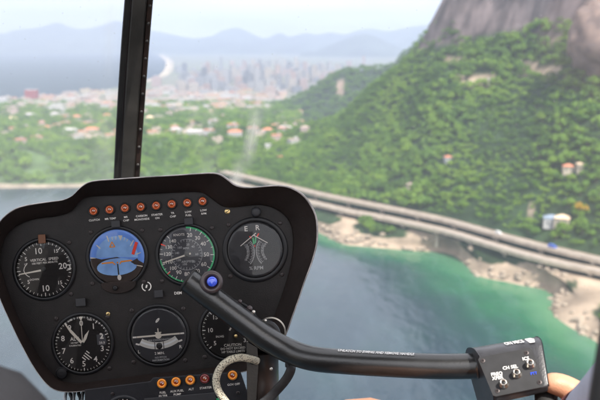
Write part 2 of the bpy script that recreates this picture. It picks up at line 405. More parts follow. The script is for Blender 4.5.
# attitude indicator
g, f = gauge('attitude_gauge', 117, 257, 28.2, 5, 'brown', 'blue attitude gauge with a red bar')
s = MB(); s.arc(f, 0, 27.4, -94, 112, H1 - .0002, n=60); s.build('sky_ring', 'blue', g)
s = MB()
s.arc(f, 0, 21, -88, 96, H1, 0, n=40)
s.poly(f, [(-1 + 20 * math.cos(t / 24 * 2 * math.pi), -9.8 + 8.6 * math.sin(t / 24 * 2 * math.pi)) for t in range(24)], H1 + .0002, 0)
s.poly(f, [(-27, .5), (-21, .6), (-12, -2.2), (-19, -4), (-22, -8), (-26.3, -8)], H1 + .0003, 1)
s.poly(f, [(13, -6), (20, -3), (21, -5), (26, -8.5), (25, -11), (17, -9)], H1 + .0003, 1)
s.build('horizon_disc', ['bluel', 'brown'], g)
s = MB()
for a_, b_, w_ in [((-19.4, 13.6), (-15.9, 9.8), 1.1), ((-8.4, 22.0), (-6.8, 15.9), 1.1), ((-3.4, 20.5), (-3.1, 17.2), .6), ((.7, 20.5), (.5, 17.2), .6), ((9.6, 18.8), (8.4, 16), .6), ((12.4, 17), (10.9, 14.6), .6), ((17.9, 15.2), (14.2, 9.6), 1.1), ((24.2, 2.5), (19, .9), .9), ((-26.6, 1.4), (-21.5, .5), 1.0), ((19, -10), (25, -11.7), .9)]:
    s.bar(f, *a_, *b_, w_, H2)
s.poly(f, [(2.8, 21.5), (7.4, 21), (5, 15.8)], H2)
s.build('markings', 'needle', g)
s = MB()
s.bar(f, -16, -5.2, -4.5, -5.0, 1.3, H3, 0, w1=1.6); s.bar(f, -4.8, -5.0, -2.6, -7.5, 1.1, H3, 0); s.bar(f, 3.3, -5.0, 14.5, -4.6, 1.6, H3, 0, w1=1.3); s.bar(f, 3.5, -5.0, 2, -7.4, 1.1, H3, 0)
s.lathe(f, [(.9, H3), (.7, H3 + .0002)], 12, 0, 0, -5.6)
for p, q in (((-6.4, 10.4), (-3.9, 15.6)), ((-3.9, 15.6), (-1.2, 10.4)), ((-1.2, 10.4), (-6.4, 10.4))): s.bar(f, *p, *q, 1.0, H3, 0)
s.bar(f, 20.8, 13.2, 16.0, 1.2, 3.0, H3, 1)
s.bar(f, 0, -7, .2, -20, 1.2, H3, 2)
s.build('aircraft_symbol', ['orange', 'red', 'bezel'], g)
s = MB(); s.poly(f, [(.6 + 2.0 * math.cos(t / 16 * 2 * math.pi), -20.6 + 2.8 * math.sin(t / 16 * 2 * math.pi)) for t in range(16)], H3 + .0002, 0, .0004); s.build('slip_ball', 'white', g)
glasspane(g, f, 28.2)
f = pfr(117, 257, 3); s = MB()
A = [R(180 + 180 * i / 20) for i in range(21)]
s.poly(f, [(-17, -25)] + [(17.5 * math.cos(a), -27 + 9.5 * math.sin(a)) for a in A] + [(17, -25)], .0044, 0, .0044)
s.lathe(f, [(2.6, .0044), (2.4, .0085), (1.2, .009)], 18, 1, -3.5, -31); s.build('adjuster_plate', ['shroud', 'bezel'], g, bevel=.0006)

# airspeed
g, f = gauge('airspeed_gauge', 186.8, 254.6, 28.6, 4, 'dialsheen', 'airspeed gauge with a green arc and a painted grey sheen on its dial')
s = MB()
vals = {20: 12, 30: 37, 40: 61, 50: 94, 60: 124, 70: 152, 80: 183, 90: 208, 100: 229, 110: 251, 120: 275, 130: 296, 140: 317}
ks = sorted(vals)
for k_ in ks:
    a = vals[k_]; s.tick(f, a, 23.6, 27.2, .7, H2); s.text(f, str(k_), 19.6 * math.sin(R(a)), 19.6 * math.cos(R(a)), 5.6 if k_ < 100 else 5.0, H1)
    if k_ < 140: s.tick(f, (a + vals[k_ + 10]) / 2, 25, 27.2, .5, H2)
for i in range(30): s.tick(f, i * 12 + 4, 13.4 if i % 3 else 12.4, 15.2, .45, H1, 1)
s.arc(f, 15.2, 15.6, -20, 318, H1, 1, n=70)
s.text(f, 'KNOTS', -6.5, 20.2, 3.4, H1); s.text(f, 'MPH', -.4, 6.3, 3, H1, 1); s.text(f, 'AIRSPEED', .6, -7, 3, H1, 1)
for tx, a in (('20', 10), ('40', 42), ('60', 92), ('80', 140), ('100', 196), ('120', 240), ('140', 282), ('160', 318)): s.text(f, tx, 10 * math.sin(R(a)), 10 * math.cos(R(a)), 3.2, H1, 1)
s.build('markings', ['white', 'grey'], g)
s = MB(); s.arc(f, 26.3, 28, 2, 262, H1, 0, n=80); s.tick(f, 296, 23.4, 28, 1.1, H3, 1); s.tick(f, 228, 24, 28, .9, H3, 1)
s.build('range_arc', ['green', 'red'], g)
s = MB(); s.bar(f, 4, .9, -24.8, -6.8, 1.8, H3, w1=1.1, th=.0003); s.lathe(f, [(2.6, .0012), (2.4, .0023), (.5, .0025)], 20, 1); s.build('needle', ['needle', 'bezel'], g)
glasspane(g, f, 28.6, .0014, (.02, -.05))

# engine and rotor rpm
g, f = gauge('tachometer', 255.2, 249.6, 28.2, 3, 'dialmid', 'twin tachometer with E and R scales', rim=4.6)
s = MB()
s.text(f, 'E', -8.2, 21.0, 7.2, H1); s.text(f, 'R', 3.4, 21.6, 7.2, H1); s.text(f, '% RPM', .2, -18.6, 5, H1, 1)
for sgn in (-1, 1):
    cx_ = sgn * 19.5
    for i in range(15):
        a = (90 if sgn < 0 else 270) + (-34 + i * 5.2) * (1 if sgn < 0 else -1)
        c_, q_ = math.cos(R(90 - a)), math.sin(R(90 - a))
        s.bar(f, cx_ + 18.3 * c_, -2 + 18.3 * q_, cx_ + (16.2 if i % 2 else 15.4) * c_, -2 + (16.2 if i % 2 else 15.4) * q_, .45, H1, 1)
        if i % 2 == 0: s.text(f, str(110 - i * 5) if i < 8 else str(100 - i * 6), cx_ + 12.4 * c_, -2 + 12.4 * q_, 2.9, H1, 1)
    s.arc(f, 18.3, 18.9, *((54, 132) if sgn < 0 else (306, 228)), H1, 1, x=cx_, y=-2)
s.build('markings', ['white', 'grey'], g)
s = MB()
s.bar(f, -1.8, 12, -1.0, 5.5, 1.5, H1 + .0002, 0); s.bar(f, 1.2, 12.5, .4, 6.5, 1.4, H1 + .0002, 0); s.bar(f, 4.4, 16, 2.6, 13, 1.3, H1 + .0002, 1); s.bar(f, -5, 13.5, -3, 11.5, 1.2, H1 + .0002, 1); s.bar(f, -.4, 4.6, -.1, 2.8, .9, H1 + .0002, 1)
s.build('range_marks', ['green', 'red'], g)
for q_ in ((1.6, 16.5, -14.5, 4.3), (-1, 14.6, 12.8, 6.0)):
    s = MB(); s.bar(f, *q_, .9, H3, w1=.7, th=.0003); s.build('needle', 'white', g)
glasspane(g, f, 28.2, .0004)

# altimeter
g, f = gauge('altimeter', 82.6, 343.8, 28.4, 4, 'dial', 'altimeter with two pale hands')
s = MB()
for i in range(50): s.tick(f, i * 7.2, 24.2 if i % 5 == 0 else 25.6, 27.4, .8 if i % 5 == 0 else .5, H1)
for i in range(10): s.text(f, str(i), 20.3 * math.sin(R(i * 36)), 20.3 * math.cos(R(i * 36)), 7.8, H1)
s.text(f, 'ALT', -7.6, 5.2, 5, H1); s.text(f, '100 FEET', -8, 1.3, 2.1, H1); s.text(f, 'CALIBRATED', -7.6, -1.4, 2.1, H1)
s.text(f, '100', -10.5, 24.2, 2.6, H1, rot=20); s.text(f, '1000', 8.5, 23.5, 2.4, H1, rot=-18)
for i in range(4): s.bar(f, 3.2 - i * 1.5, -7.4 - i * 2.0, 3.2 - i * 1.5 + (3.0, 6.4, 5.4, 3.4)[i], -7.4 - i * 2.0 - (2.6, 5.8, 4.9, 3.0)[i], 1.0, H1)
s.build('markings', 'white', g)
s = MB(); s.poly(f, [(14.5, 8), (22.5, 8.5), (24, 0), (22.8, -2.8), (14.8, -2.2)], H1 - .0001, 0); s.text(f, '2', 19.8, 5.8, 7, H1 + .0002, 1); s.text(f, '29.9', 19.4, -.5, 3.4, H1 + .0002, 1)  # window coloured with a painted grey-blue reflection
s.build('pressure_window', ['dialsheen', 'white'], g)
s = MB(); s.poly(f, [(-1.4, -.4), (1.4, .4), (-8.9, 13), (-16.6, 21.8), (-17, 21.4), (-11.5, 11.8)], H3, 0, .0003); s.build('needle', ['needle'], g)
s = MB(); s.poly(f, [(-.8, .5), (1.2, .2), (4.2, 4.5), (7.4, 13.2), (2.8, 8.5)], H3 + .0003, 0, .0003); s.build('needle', ['needle'], g)
s = MB(); s.bar(f, 0, 1, 0, 24, .8, H3 + .0005, 0, w1=.7); s.poly(f, [(-2.3, 27.2), (2.3, 27.2), (0, 22.6)], H3 + .0005, 0); s.lathe(f, [(1.7, .0012), (1.5, .0027), (.4, .0028)], 16, 1); s.build('needle', ['needle', 'bezel'], g)
glasspane(g, f, 28.4)
f = pfr(61.5, 373.5); s = MB(); s.lathe(f, [(5.6, 0), (5.6, .006), (5.0, .0072), (2, .0076)], 24); s.arc(f, 5.7, 6.2, -70, 60, .0062, 1); s.build('adjuster_knob', ['bezel', 'tagd'], g)

# turn coordinator
g, f = gauge('turn_gauge', 158.4, 335.6, 28.4, 5, 'dialmid', 'turn gauge with a miniature aeroplane and a pale ball tube')
s = MB()
s.bar(f, -21.5, .2, 21.5, .2, 1.7, H2, 0, th=.0003); s.lathe(f, [(3.2, H2), (2.9, H2 + .0004)], 20, 0); s.bar(f, 0, 0, 0, 7.2, 1.0, H2, 0); s.bar(f, -3.2, 3.0, 3.2, 3.0, .9, H2, 0)
s.build('aircraft_symbol', 'needle', g)
s = MB()
for x, y in ((-23.8, .2), (23.8, .2)): s.bar(f, x - 2, y, x + 2, y, 1.6, H1)
s.bar(f, -23.3, -6.4, -19.6, -7.6, 1.7, H1); s.bar(f, 23.3, -6.4, 19.6, -7.6, 1.7, H1)
s.text(f, 'TURN COORDINATOR', 0, -4.4, 2.6, H1, 1); s.text(f, 'L', -20.8, -14.6, 4.6, H1); s.text(f, 'R', 21, -13.2, 4.6, H1); s.text(f, '2 MIN.', -.3, -17.8, 3.6, H1); s.text(f, 'NO PITCH', .4, -22, 2.5, H1, 1); s.text(f, 'INFORMATION', .4, -24.6, 2.5, H1, 1)
s.poly(f, [(.4 + 2.9 * math.cos(t * .393) * .7 - 2.9 * .25 * math.sin(t * .393), 15.2 + 2.9 * math.cos(t * .393) * .7 + 2.2 * .45 * math.sin(t * .393)) for t in range(16)], H1); s.bar(f, -.3, 14.4, .9, 16, .5, H2, 1)
s.build('markings', ['white', 'grey'], g)
s = MB(); s.arc(f, 30.2, 37.2, 147, 213, H1, 0, n=30, y=23.6); s.arc(f, 32.6, 34.4, 148, 212, H1 + .0002, 1, n=30, y=23.6)
s.build('ball_tube', [mat('ball tube glass', (.62, .60, .57), .3, coat=.5), mat('ball tube highlight', (.80, .82, .85), .2, coat=.5)], g)
s = MB(); s.lathe(f, [(3.2, H2 + .0001), (2.9, H2 + .0006), (1.6, H2 + .001)], 20, 0, 0, -10.4)
for x in (-4.4, 4.4): s.bar(f, x, -6.4, x, -13.6, .7, H2 + .0002, 0)
s.build('slip_ball', 'bezel', g)
glasspane(g, f, 28.4, .001, (.02, -.02))

# manifold pressure
g, f = gauge('manifold_pressure_gauge', 229.5, 330.5, 28.4, 4, 'dial', 'manifold pressure gauge half hidden behind the control tube')
s = MB()
for i in range(31):
    s.tick(f, 232 + i * 8.4, 24.0 if i % 5 == 0 else 25.4, 27.2, .9 if i % 5 == 0 else .55, H1)
for i, tx in enumerate(('5', '10', '15', '20', '25', '30', '35')):
    a = 232 + i * 42; s.text(f, tx, 19.4 * math.sin(R(a)), 19.4 * math.cos(R(a)), 6.0, H1)
for i, tx in enumerate(('CAUTION', 'DO NOT EXCEED', 'HP TABLE LIMITS')): s.text(f, tx, 2.2, -14.8 - i * 3.3, 3.9 if i == 0 else 3.1, H1)
s.text(f, 'IN.HG', -10, -5.5, 3, H1)
s.build('markings', 'white', g)
s = MB(); s.bar(f, 0, 0, 13, 19, 1.6, H3, w1=.9, th=.0003); s.lathe(f, [(1.9, .0012), (1.8, .0030), (.5, .0034)], 16, 1, 6.0, -6.2); s.build('needle', ['needle', 'brass'], g)
glasspane(g, f, 28.4)

# warning lights
def warning(cx, cy, r, lens, words, size=3.0, lit=True, lab=None):
    f = pfr(cx, cy, 5); s = MB()
    s.lathe(f, [(r + 1.4, 0), (r + 1.4, .002), (r + .4, .0026), (r + .1, .0014)], 24); L_ = s.build('warning_light', 'bezel', panel, smooth=True, label=lab)
    s = MB(); s.lathe(f, [(r + .2, .001), (r + .1, .0026), (r * .85, .0036), (r * .62, .0034), (r * .56, .0026), (r * .3, .0022)], 24, 0)
    s.lathe(f, [(r * .56, .0024), (r * .40, .0029), (r * .1, .0030)], 16, 1)
    s.build('lens', [lens, 'amberin'], L_, smooth=True)
    s = MB()
    s.bar(f, -r * .28, r * .1, -r * .02, r * .26, r * .15, .0033, 0); s.bar(f, r * .12, -r * .1, r * .34, r * .12, r * .2, .0033, 0)  # two pale bars paint the highlight over the filament
    s.build('filament_glint', 'label', L_)
    s = MB()
    for i, w_ in enumerate(words): s.text(f, w_, .2, -9.2 - i * 3.4, size, .0003)
    s.build('caption', 'white', L_)
for (cx_, cy_), w_ in zip([(93.3, 211), (109.4, 209.6), (124.8, 208), (140.6, 206.8), (156, 205.6), (171.6, 204), (187.2, 202.8), (202.5, 201.2)],
                          [['CLUTCH'], ['MR TEMP'], ['MR', 'CHIP'], ['CARBON', 'MONOXIDE'], ['STARTER', 'ON'], ['TR', 'CHIP'], ['LOW', 'FUEL'], ['LOW', 'RPM']]):
    warning(cx_, cy_, 3.9, 'amber', w_, 2.8, lab='amber warning light captioned ' + ' '.join(w_))

# screws, post lights and stickers on the face
for gx, gy, wh in ((44, 269.2, 'r'), (117, 257, 'lr'), (186.8, 254.6, 'lr'), (255.2, 249.6, 'lr'), (82.6, 343.8, 'lr'), (158.4, 335.6, 'lr'), (229.5, 330.5, 'l')):
    for a in (47, 137, 227, 317):
        a -= 4; dx = 36.5 * math.sin(R(a)); dy = 36.5 * math.cos(R(a))
        if ('r' in wh and dx > 0) or ('l' in wh and dx < 0):
            if (gx, dx > 0, dy < 0) in ((82.6, False, True),): continue
            screw(panel, gx + dx, gy - dy, 2.1, rot=random.uniform(0, 90))
screw(panel, 108, 314, 2.0, 'brass', label='brass screw right of the altimeter'); screw(panel, 227.3, 211.5, 2.6, 'brass', label='brass screw left of the tachometer')
for cx_, cy_, w_, h_, mt, nm in [(41.8, 239.0, 7.5, 9, 'tag', 'post_light'), (115.5, 224, 9, 7, 'tagd', 'post_light'), (188.5, 221.2, 9, 7, 'tagd', 'post_light'), (80.5, 302.5, 10, 8, 'tagd', 'post_light'), (158.5, 294, 9, 7.5, 'tagd', 'post_light')]:
    f = pfr(cx_, cy_, 4); s = MB(); s.poly(f, [(-w_ / 2, -h_ / 2), (w_ / 2, -h_ / 2), (w_ / 2, h_ / 2), (-w_ / 2, h_ / 2)], .0055, 0, .0055); s.build(nm, mt, panel, bevel=.0008)
f = pfr(256, 212, 0); s = MB(); s.lathe(f, [(5, 0), (5, .006), (4, .009), (2.5, .0095)], 24); s.build('post_light', 'tagd', panel, smooth=True)
f = pfr(146.5, 286.5, 8); s = MB()
for a0, a1 in ((20, 160), (200, 340)): s.arc(f, 3.9, 4.9, a0, a1, .0003)
s.bar(f, -.6, -1.4, .6, 1.6, 1.5, .0003); s.build('emblem', 'white', panel)
f = pfr(178, 293.2, 4); s = MB(); s.text(f, 'DEM', 0, 0, 3.8, .0003, bold=.02); s.build('sticker', 'white', panel)

# lower console, hung under the panel
con = empty('lower_console', F(165, 470, PD), RC, label='dark lower console with amber lights under the instrument panel', cat='console')
cq = [(84.5, 389.5), (150, 381.2), (153, 377.5), (240.5, 371.5), (252, 405), (275, 480), (100, 500), (86, 440)]
m = MB(); m.poly(flat, cq, .0305, 0, .09); m.build('body', 'console', con, bevel=.0012)
cf = lambda cx, cy, roll=0: (lambda x, y, h=0, _f=pfr(cx, cy, roll): _f(x, y, h + .0305))
_w = pfr
def pfr_con(cx, cy, roll=0): return cf(cx, cy, roll)
_old = (pfr, panel)
pfr0 = pfr; pfr = lambda cx, cy, roll=0: (lambda x, y, h=0: pfr0(cx, cy, roll)(x, y, h + .0306)); panel_keep = panel; panel = con
for (cx_, cy_), w_, ln in zip([(161.8, 383.6), (176, 382), (190.2, 380.2), (204.7, 378.8), (232.6, 375.4)], [['FUEL', 'FILTER'], ['AUX FUEL', 'PUMP'], ['ALT'], ['STARTER'], ['GOV OFF']], ['amber2', 'amber2', 'amber2', 'darkred', 'amber2']):
    warning(cx_, cy_, 4.7, ln, w_, 3.0, lab=('dark red unlit' if ln == 'darkred' else 'amber') + ' console light captioned ' + ' '.join(w_))
f = pfr(124, 416, 4); s = MB(); s.lathe(f, [(21, 0), (21, .003), (19.5, .0042), (18, .0034), (17.5, .001)], 48, cap=False); g = s.build('small_gauge', 'tagd', con, smooth=True)
s = MB(); s.lathe(f, [(18, .0005), (17.9, .001)], 40); s.build('dial', 'dial', g)
s = MB(); [s.tick(f, a, 14, 17, .7, .0014) for a in range(-90, 91, 15)]; s.build('markings', 'white', g)
f = pfr(214, 417, 4); s = MB(); s.lathe(f, [(23, 0), (23, .002), (21.5, .003), (20.5, .0024), (20, .001)], 48, cap=False); g = s.build('small_gauge', 'bezel', con, smooth=True)
s = MB(); s.lathe(f, [(20.5, .0005), (20.4, .001)], 40); s.build('dial', 'dial', g)
s = MB(); s.arc(f, 16.5, 19, -28, -8, .0014, 0); s.arc(f, 16.5, 19, -8, 4, .0014, 1); s.arc(f, 16.5, 19, 4, 25, .0014, 2); s.text(f, 'FUEL', -6, 12, 5, .0014, 3); s.build('range_arc', ['white', mat('dial yellow ink', (.8, .6, .03), .6), 'green', 'white'], g)
f = pfr(178, 398, 5); s = MB(); s.poly(f, [(-34, -20), (38, -20), (38, 2.5), (-34, 2.5)], .004, 0, .004); s.build('cover_plate', 'tagd', con, bevel=.001)
screw(con, 112.5, 394, 1.8); screw(con, 238, 393, 1.8)
pfr = pfr0; panel = panel_keep

# wires beside the console
for i in range(5):
    s = MB(); x = 66 + i * 4.2
    s.tube(catmull([F(x + 3, 386, .90), F(x, 393, .89), F(x - 1 + (i % 2) * 3, 400, .875), F(x + 2 - i, 412, .87), F(x + 3, 440, .87)], 6), .0022, 10)
    s.build('wire', 'wirew' if i % 2 == 0 else 'cable', label=('pale' if i % 2 == 0 else 'dark') + ' wire hanging in the bundle under the left end of the panel', cat='wire', group='wires under the left end of the panel')

# ------------------------------------------------------------------ the cyclic control
cyc = empty('cyclic_control', F(263, 520, .79), RC, label='black cyclic control stick with a T-bar tube, blue button and switch box', cat='control stick')
cl = [(189, 280.5, .745), (216, 301, .74), (240, 319, .735), (265, 337.5, .73), (288, 350.5, .725), (312, 358.5, .715), (345, 361.8, .705), (400, 365, .69), (440, 366.5, .68), (478, 366, .672)]
cp = catmull([F(*p) for p in cl], 8)
s = MB(); s.tube(cp, [.0127 - .0009 * i / len(cp) for i in range(len(cp))], 32); s.build('tube', 'tube', cyc, smooth=True)
# end cap
ax = (cp[0] - cp[3]).normalized()
s = MB(); s.tube([cp[0] - ax * .0005, cp[0] + ax * .0015, cp[0] + ax * .002], [.0133, .0133, .0110], 32); s.build('end_cap', 'tubeend', cyc, smooth=True)
def frame(o, n, upv=None):
    n = n.normalized(); x = (upv or Vector((0, 0, 1))).cross(n).normalized(); y = n.cross(x)
    return lambda a, b, h=0: o + x * a + y * b + n * h
bo = F(211.5, 282.0, .727); bn = (-bo).normalized()
fb = frame(bo, bn)
s = MB(); s.lathe(fb, [(.0115, -.020), (.0118, -.002), (.0114, .002), (.0100, .0036), (.0068, .0036), (.0062, .001)], 36); s.build('button_collar', 'collar', cyc, smooth=True)
s = MB(); s.lathe(fb, [(.0052, .0005), (.0052, .0045), (.0046, .0062), (.0028, .0070), (.001, .0072)], 24, x=.0006, y=.0003); s.build('button', 'bluebtn', cyc, smooth=True)
# writing on top of the tube
s = MB()
def tub(px, lift):
    # point on the tube's upper visible side
    k = min(range(len(cp)), key=lambda i: abs(proj(cp[i])[0] - px)); c = cp[k]; t = (cp[min(k + 1, len(cp) - 1)] - cp[k - 1]).normalized()
    kk = proj(c)[0]; c = c + t * ((px - kk) / FPX * .7)
    toc = (-c).normalized(); toc = (toc - t * toc.dot(t)).normalized(); up = t.cross(toc).normalized()
    if up.z < 0: up = -up
    return c, t, toc, up
def ftub(cx, ang):
    def fn(x, y, h):
        c, t, toc, up = tub(cx + x, 0); a = R(ang) + y * (.69 / FPX) / .0122
        return c + (toc * math.cos(a) + up * math.sin(a)) * (.0124 + h)
    return fn
w_, f_ = glyphs('UNLATCH TO SWING AND REMOVE HANDLE', .03)
xs = [v[0] for v in w_]; wid = max(xs) - min(xs); sc_ = 76 / wid
ff = ftub(377, 56); s.add([ff(v[0] * sc_, v[1] * sc_ * 1.5, .0004) for v in w_], f_); s.build('writing', 'label', cyc)
# post and bracket
pst = [F(262.5, 352, .775), F(262.8, 380, .775), F(263, 410, .775), F(263.5, 520, .775)]
s = MB(); s.tube(pst, .0172, 36); s.build('post', 'post', cyc, smooth=True)
s = MB(); s.poly(lambda x, y, h=0: F(x, y, .775 - h), [(246.5, 342), (257.5, 348), (258.5, 367), (256, 405), (247.5, 405)], .0185, 0, .004)
s.lathe(lambda x, y, h=0: F(x, y, .775 - h), [(4.2, .0185), (4.2, .021), (2.6, .0215), (2.2, .0188)], 20, 1, 253, 360.5); s.build('bracket', ['pillar', 'rubber'], cyc, bevel=.0006)
s = MB(); s.lathe(lambda x, y, h=0: F(x, y, .765 - h), [(17, -.012), (17, .0), (15.5, .003), (13, .0035)], 36, 0, 264, 336)
s.build('pivot_housing', 'bezel', cyc, smooth=True)
s = MB(); s.arc(lambda x, y, h=0: F(x, y, .765 - h), 13.5, 15, 0, 360, .0042, 0, n=40, x=271, y=332); s.build('pivot_ring', 'steel', cyc)
for x, y, d_, r_, mt in ((249.5, 308.5, .742, .0032, 'collar'), (253.5, 312, .736, .0020, 'steel'), (265.5, 320.6, .732, .0013, 'steel'), (271, 369, .752, .0018, 'steel'), (240, 301.5, .745, .0022, 'collar')):
    o_ = F(x, y, d_); fs_ = frame(o_, (-o_)); s = MB(); s.lathe(fs_, [(r_, -.006), (r_, 0), (r_ * .6, r_ * .5), (r_ * .1, r_ * .6)], 18); s.build('fastener', mt, cyc, smooth=True)
# box
Lp = [(465.5, 353.5, .700), (466.5, 350.0, .690), (468.5, 348.4, .676), (472, 348.6, .664), (476, 351.2, .655), (479, 356, .650), (493.5, 397, .628), (494, 404, .632), (478.5, 406, .69), (470.5, 378, .705)]
Rp = [(533.5, 342.0, .688), (534, 338.8, .678), (535.5, 337.2, .664), (538.5, 337.6, .652), (541.5, 340.6, .643), (543, 345.5, .638), (549.5, 386, .616), (549.8, 391, .620), (540, 394, .672), (535, 368, .69)]
n0 = (F(*Rp[5]) - F(*Lp[5])).cross(F(*Lp[6]) - F(*Lp[5])).normalized()
if n0.dot(-F(*Lp[5])) < 0: n0 = -n0
p0 = F(*Lp[5])
def onface(px, py):
    r_ = ray(px, py); return r_ * (p0.dot(n0) / r_.dot(n0))
d6 = proj(onface(549.5, 386))[2]; Rp[6] = (549.5, 386, d6); Rp[7] = (549.8, 391, d6 + .004); print('D6', d6)
s = MB()
def prof10(P):
    p_ = [F(*q) for q in P]; return [p_[0]] + catmull(p_[0:6], 5)[3:-1] + p_[5:]
rw = []; La, Ra = prof10(Lp), prof10(Rp)
for t in (0, .04, .12, .5, .88, .96, 1):
    c_ = sum(La, Vector()).lerp(sum(Ra, Vector()), t) / len(La); k_ = .955 if t in (0, 1) else 1
    rw.append([c_ + (a.lerp(b, t) - c_) * k_ for a, b in zip(La, Ra)])
s.loft(rw, closed=True, caps=True, flip=True); o = s.build('switch_box', 'boxm', cyc, bevel=.0011, smooth=True); o.data.set_sharp_from_angle(angle=R(38))
n0 = (F(*Rp[5]) - F(*Lp[5])).cross(F(*Lp[6]) - F(*Lp[5])).normalized()
if n0.dot(-F(*Lp[5])) < 0: n0 = -n0
p0 = F(*Lp[5])
def onface(px, py):
    r_ = ray(px, py); return r_ * (p0.dot(n0) / r_.dot(n0))
def face_fr(px, py):
    o_ = onface(px, py); x_ = (F(*Rp[5]) - F(*Lp[5])).normalized(); y_ = n0.cross(x_).normalized()
    return lambda a, b, h=0: o_ + x_ * a * .0009 + y_ * b * .0009 + n0 * h
pl = [(480, 358.4), (529.5, 349.2), (532, 351), (543.5, 384.6), (542.5, 387), (496, 396.5), (493.5, 395.5), (479, 360.5)]
s = MB(); vs = [onface(*q) + n0 * .0016 for q in pl]; vb = [onface(*q) - n0 * .001 for q in pl]; n_ = len(pl)
fc = tuple(range(n_)); 
s.add(vs + vb, [fc[::-1]] + [((i + 1) % n_, n_ + (i + 1) % n_, n_ + i, i)[::-1] for i in range(n_)]); s.build('cover_plate', 'plate', cyc, bevel=.0005)
for x, y in ((483, 361.5), (526.5, 353.6), (539.5, 383), (497.5, 391.5)):
    f = face_fr(x, y); s = MB(); s.lathe(f, [(2.4, .0008), (2.2, .0020), (1.2, .0022), (.5, .0016)], 16, 0); s.bar(f, -1.5, .2, 1.5, -.2, .5, .0024, 1); s.build('screw', ['screw', 'bezel'], cyc)
for i, (x, y, wd) in enumerate(((504, 385, ('FREQ', 'XFER')), (517, 374.8, ('CH SEL',)), (530.5, 365.2, ('ICS',)))):
    f = face_fr(x, y); s = MB()
    s.lathe(f, [(4.6, .0012), (4.6, .0032), (3.6, .0036), (3.4, .0078), (2.9, .0084), (2.2, .0084), (2.0, .0066)], 6 if False else 24, 0)
    s.lathe(f, [(2.0, .0066), (1.8, .0072), (.8, .0074)], 16, 1)
    b_ = s.build('push_button', ['steel', 'bezel'], cyc, smooth=True, label=('lowest', 'middle', 'topmost')[i] + ' silver push button on the switch box')
    s = MB()
    for k, q in enumerate(wd): s.text(f, q, (-4.5, -4.8, -3)[i], (9.4, 7.4, 6.2)[i] - k * 4.0 + (1.5 if i == 0 else 0), 4.6, .0024, bold=.018)
    if i == 2: s.text(f, 'PTT', 1.0, -9.4, 3.6, .0024, 1)
    s.build('caption', ['label', M['bluebtn']], b_)
# writing on the box's rounded top
def ontop(x, y, h=0):
    u = (x - 472) / (538 - 472); k = 4.7 - max(0, min(3.4, (y + 1.5) * .8))
    i = int(k); q = k - i
    a = F(*Lp[i]).lerp(F(*Lp[min(i + 1, 9)]), q); b = F(*Rp[i]).lerp(F(*Rp[min(i + 1, 9)]), q)
    return a.lerp(b, u) + Vector((0, -.75, .65)) * (.0022 + h)
s = MB(); w_, f_ = glyphs('ON MICS', .02); s.add([ontop(512 + v[0] * 4.6, v[1] * 1.6 + .1) for v in w_], f_)
s.add([ontop(524.5, .9), ontop(530.5, 1.0), ontop(532, .2), ontop(530.5, -.9), ontop(525.5, -.9)], [(0, 1, 2, 3, 4)]); s.build('writing', 'label', cyc)
# grip below the box
s = MB(); gp = [F(545, 389, .648), F(546, 396, .640), F(546, 412, .630), F(543, 470, .60)]
s.tube(catmull(gp, 6), .0098, 24); s.build('hand_grip', 'rubber', cyc, smooth=True)

# cables
s = MB(); s.tube(catmull([F(257, 361, .757), F(250, 359, .748), F(240, 357.6, .74), (F(229, 360.5, .735)), F(220.5, 368, .735), F(216.2, 379, .735), F(218, 390, .735), F(226, 402, .74), F(244, 425, .75), F(262, 470, .77)], 8), .0039, 18)
s.build('braided_cable', 'braid', smooth=True, label='cream braided cable looping out beside the control post', cat='cable')
s = MB(); s.tube(catmull([F(290, 362, .74), F(291, 369, .735), F(287, 378, .735), F(279, 388, .735), F(268, 399, .737), F(254, 411, .74), F(230, 440, .75)], 8), .0052, 16, flat=.5)
s.build('black_cable', 'cable', smooth=True, label='flat black cable strapped to the tube and running down past the post', cat='cable')
s = MB(); s.tube([F(290.5, 350, .742), F(291.5, 366.5, .742)], .0065, 14); s.build('cable_strap', 'rubber', cyc)

# ------------------------------------------------------------------ windscreen bar, panes and the cabin behind the camera
bar = empty('windscreen', F(126, 200, 1.12), label='windscreen of two clear panes with a dark grey centre bar rising behind the panel', cat='windscreen')
def BP(t, x, h):
    """t: 0 at the panel .. 1 above the frame; x: 0..1 across the bar; h towards the cabin"""
    d0, d1 = 1.12, .86; d = d0 + (d1 - d0) * t
    y = 200 + (-60 - 200) * t
    xl = 112.6 + (129.5 - 112.6) * t + 3.0 * math.sin(math.pi * t) * -.6; xr = 138.3 + (158.5 - 138.3) * t - 1.0 * math.sin(math.pi * t)
    return F(xl + (xr - xl) * x, y, d - h)
def strip(x0, x1, h, hb, name, mt, rounded=True):
    s = MB(); rows = []
    for i in range(25):
        t = -.5 + 1.9 * i / 24
        pts = [(x0, hb), (x0, h * .7 + hb * .3), (x0 + (x1 - x0) * .12, h), (x1 - (x1 - x0) * .12, h), (x1, h * .7 + hb * .3), (x1, hb)]
        rows.append([BP(t, a, b) for a, b in pts])
    s.loft(rows, closed=True, caps=True); return s.build(name, mt, bar, smooth=False)
strip(.0, .235, .006, -.012, 'seal', 'pillard'); strip(.24, .80, .013, -.010, 'bar', 'pillar'); strip(.795, 1.0, .008, -.012, 'seal', 'pillarr')
strip(.205, .25, .0085, .0, 'trim', 'screw')
for i in range(16):
    t = .0 + i * .068; o_ = BP(t, .9, .008); fs_ = frame(o_, -o_); s = MB(); s.lathe(fs_, [(.0022, 0), (.002, .0012), (.0008, .0018)], 10); s.build('rivet', 'pillard', bar)
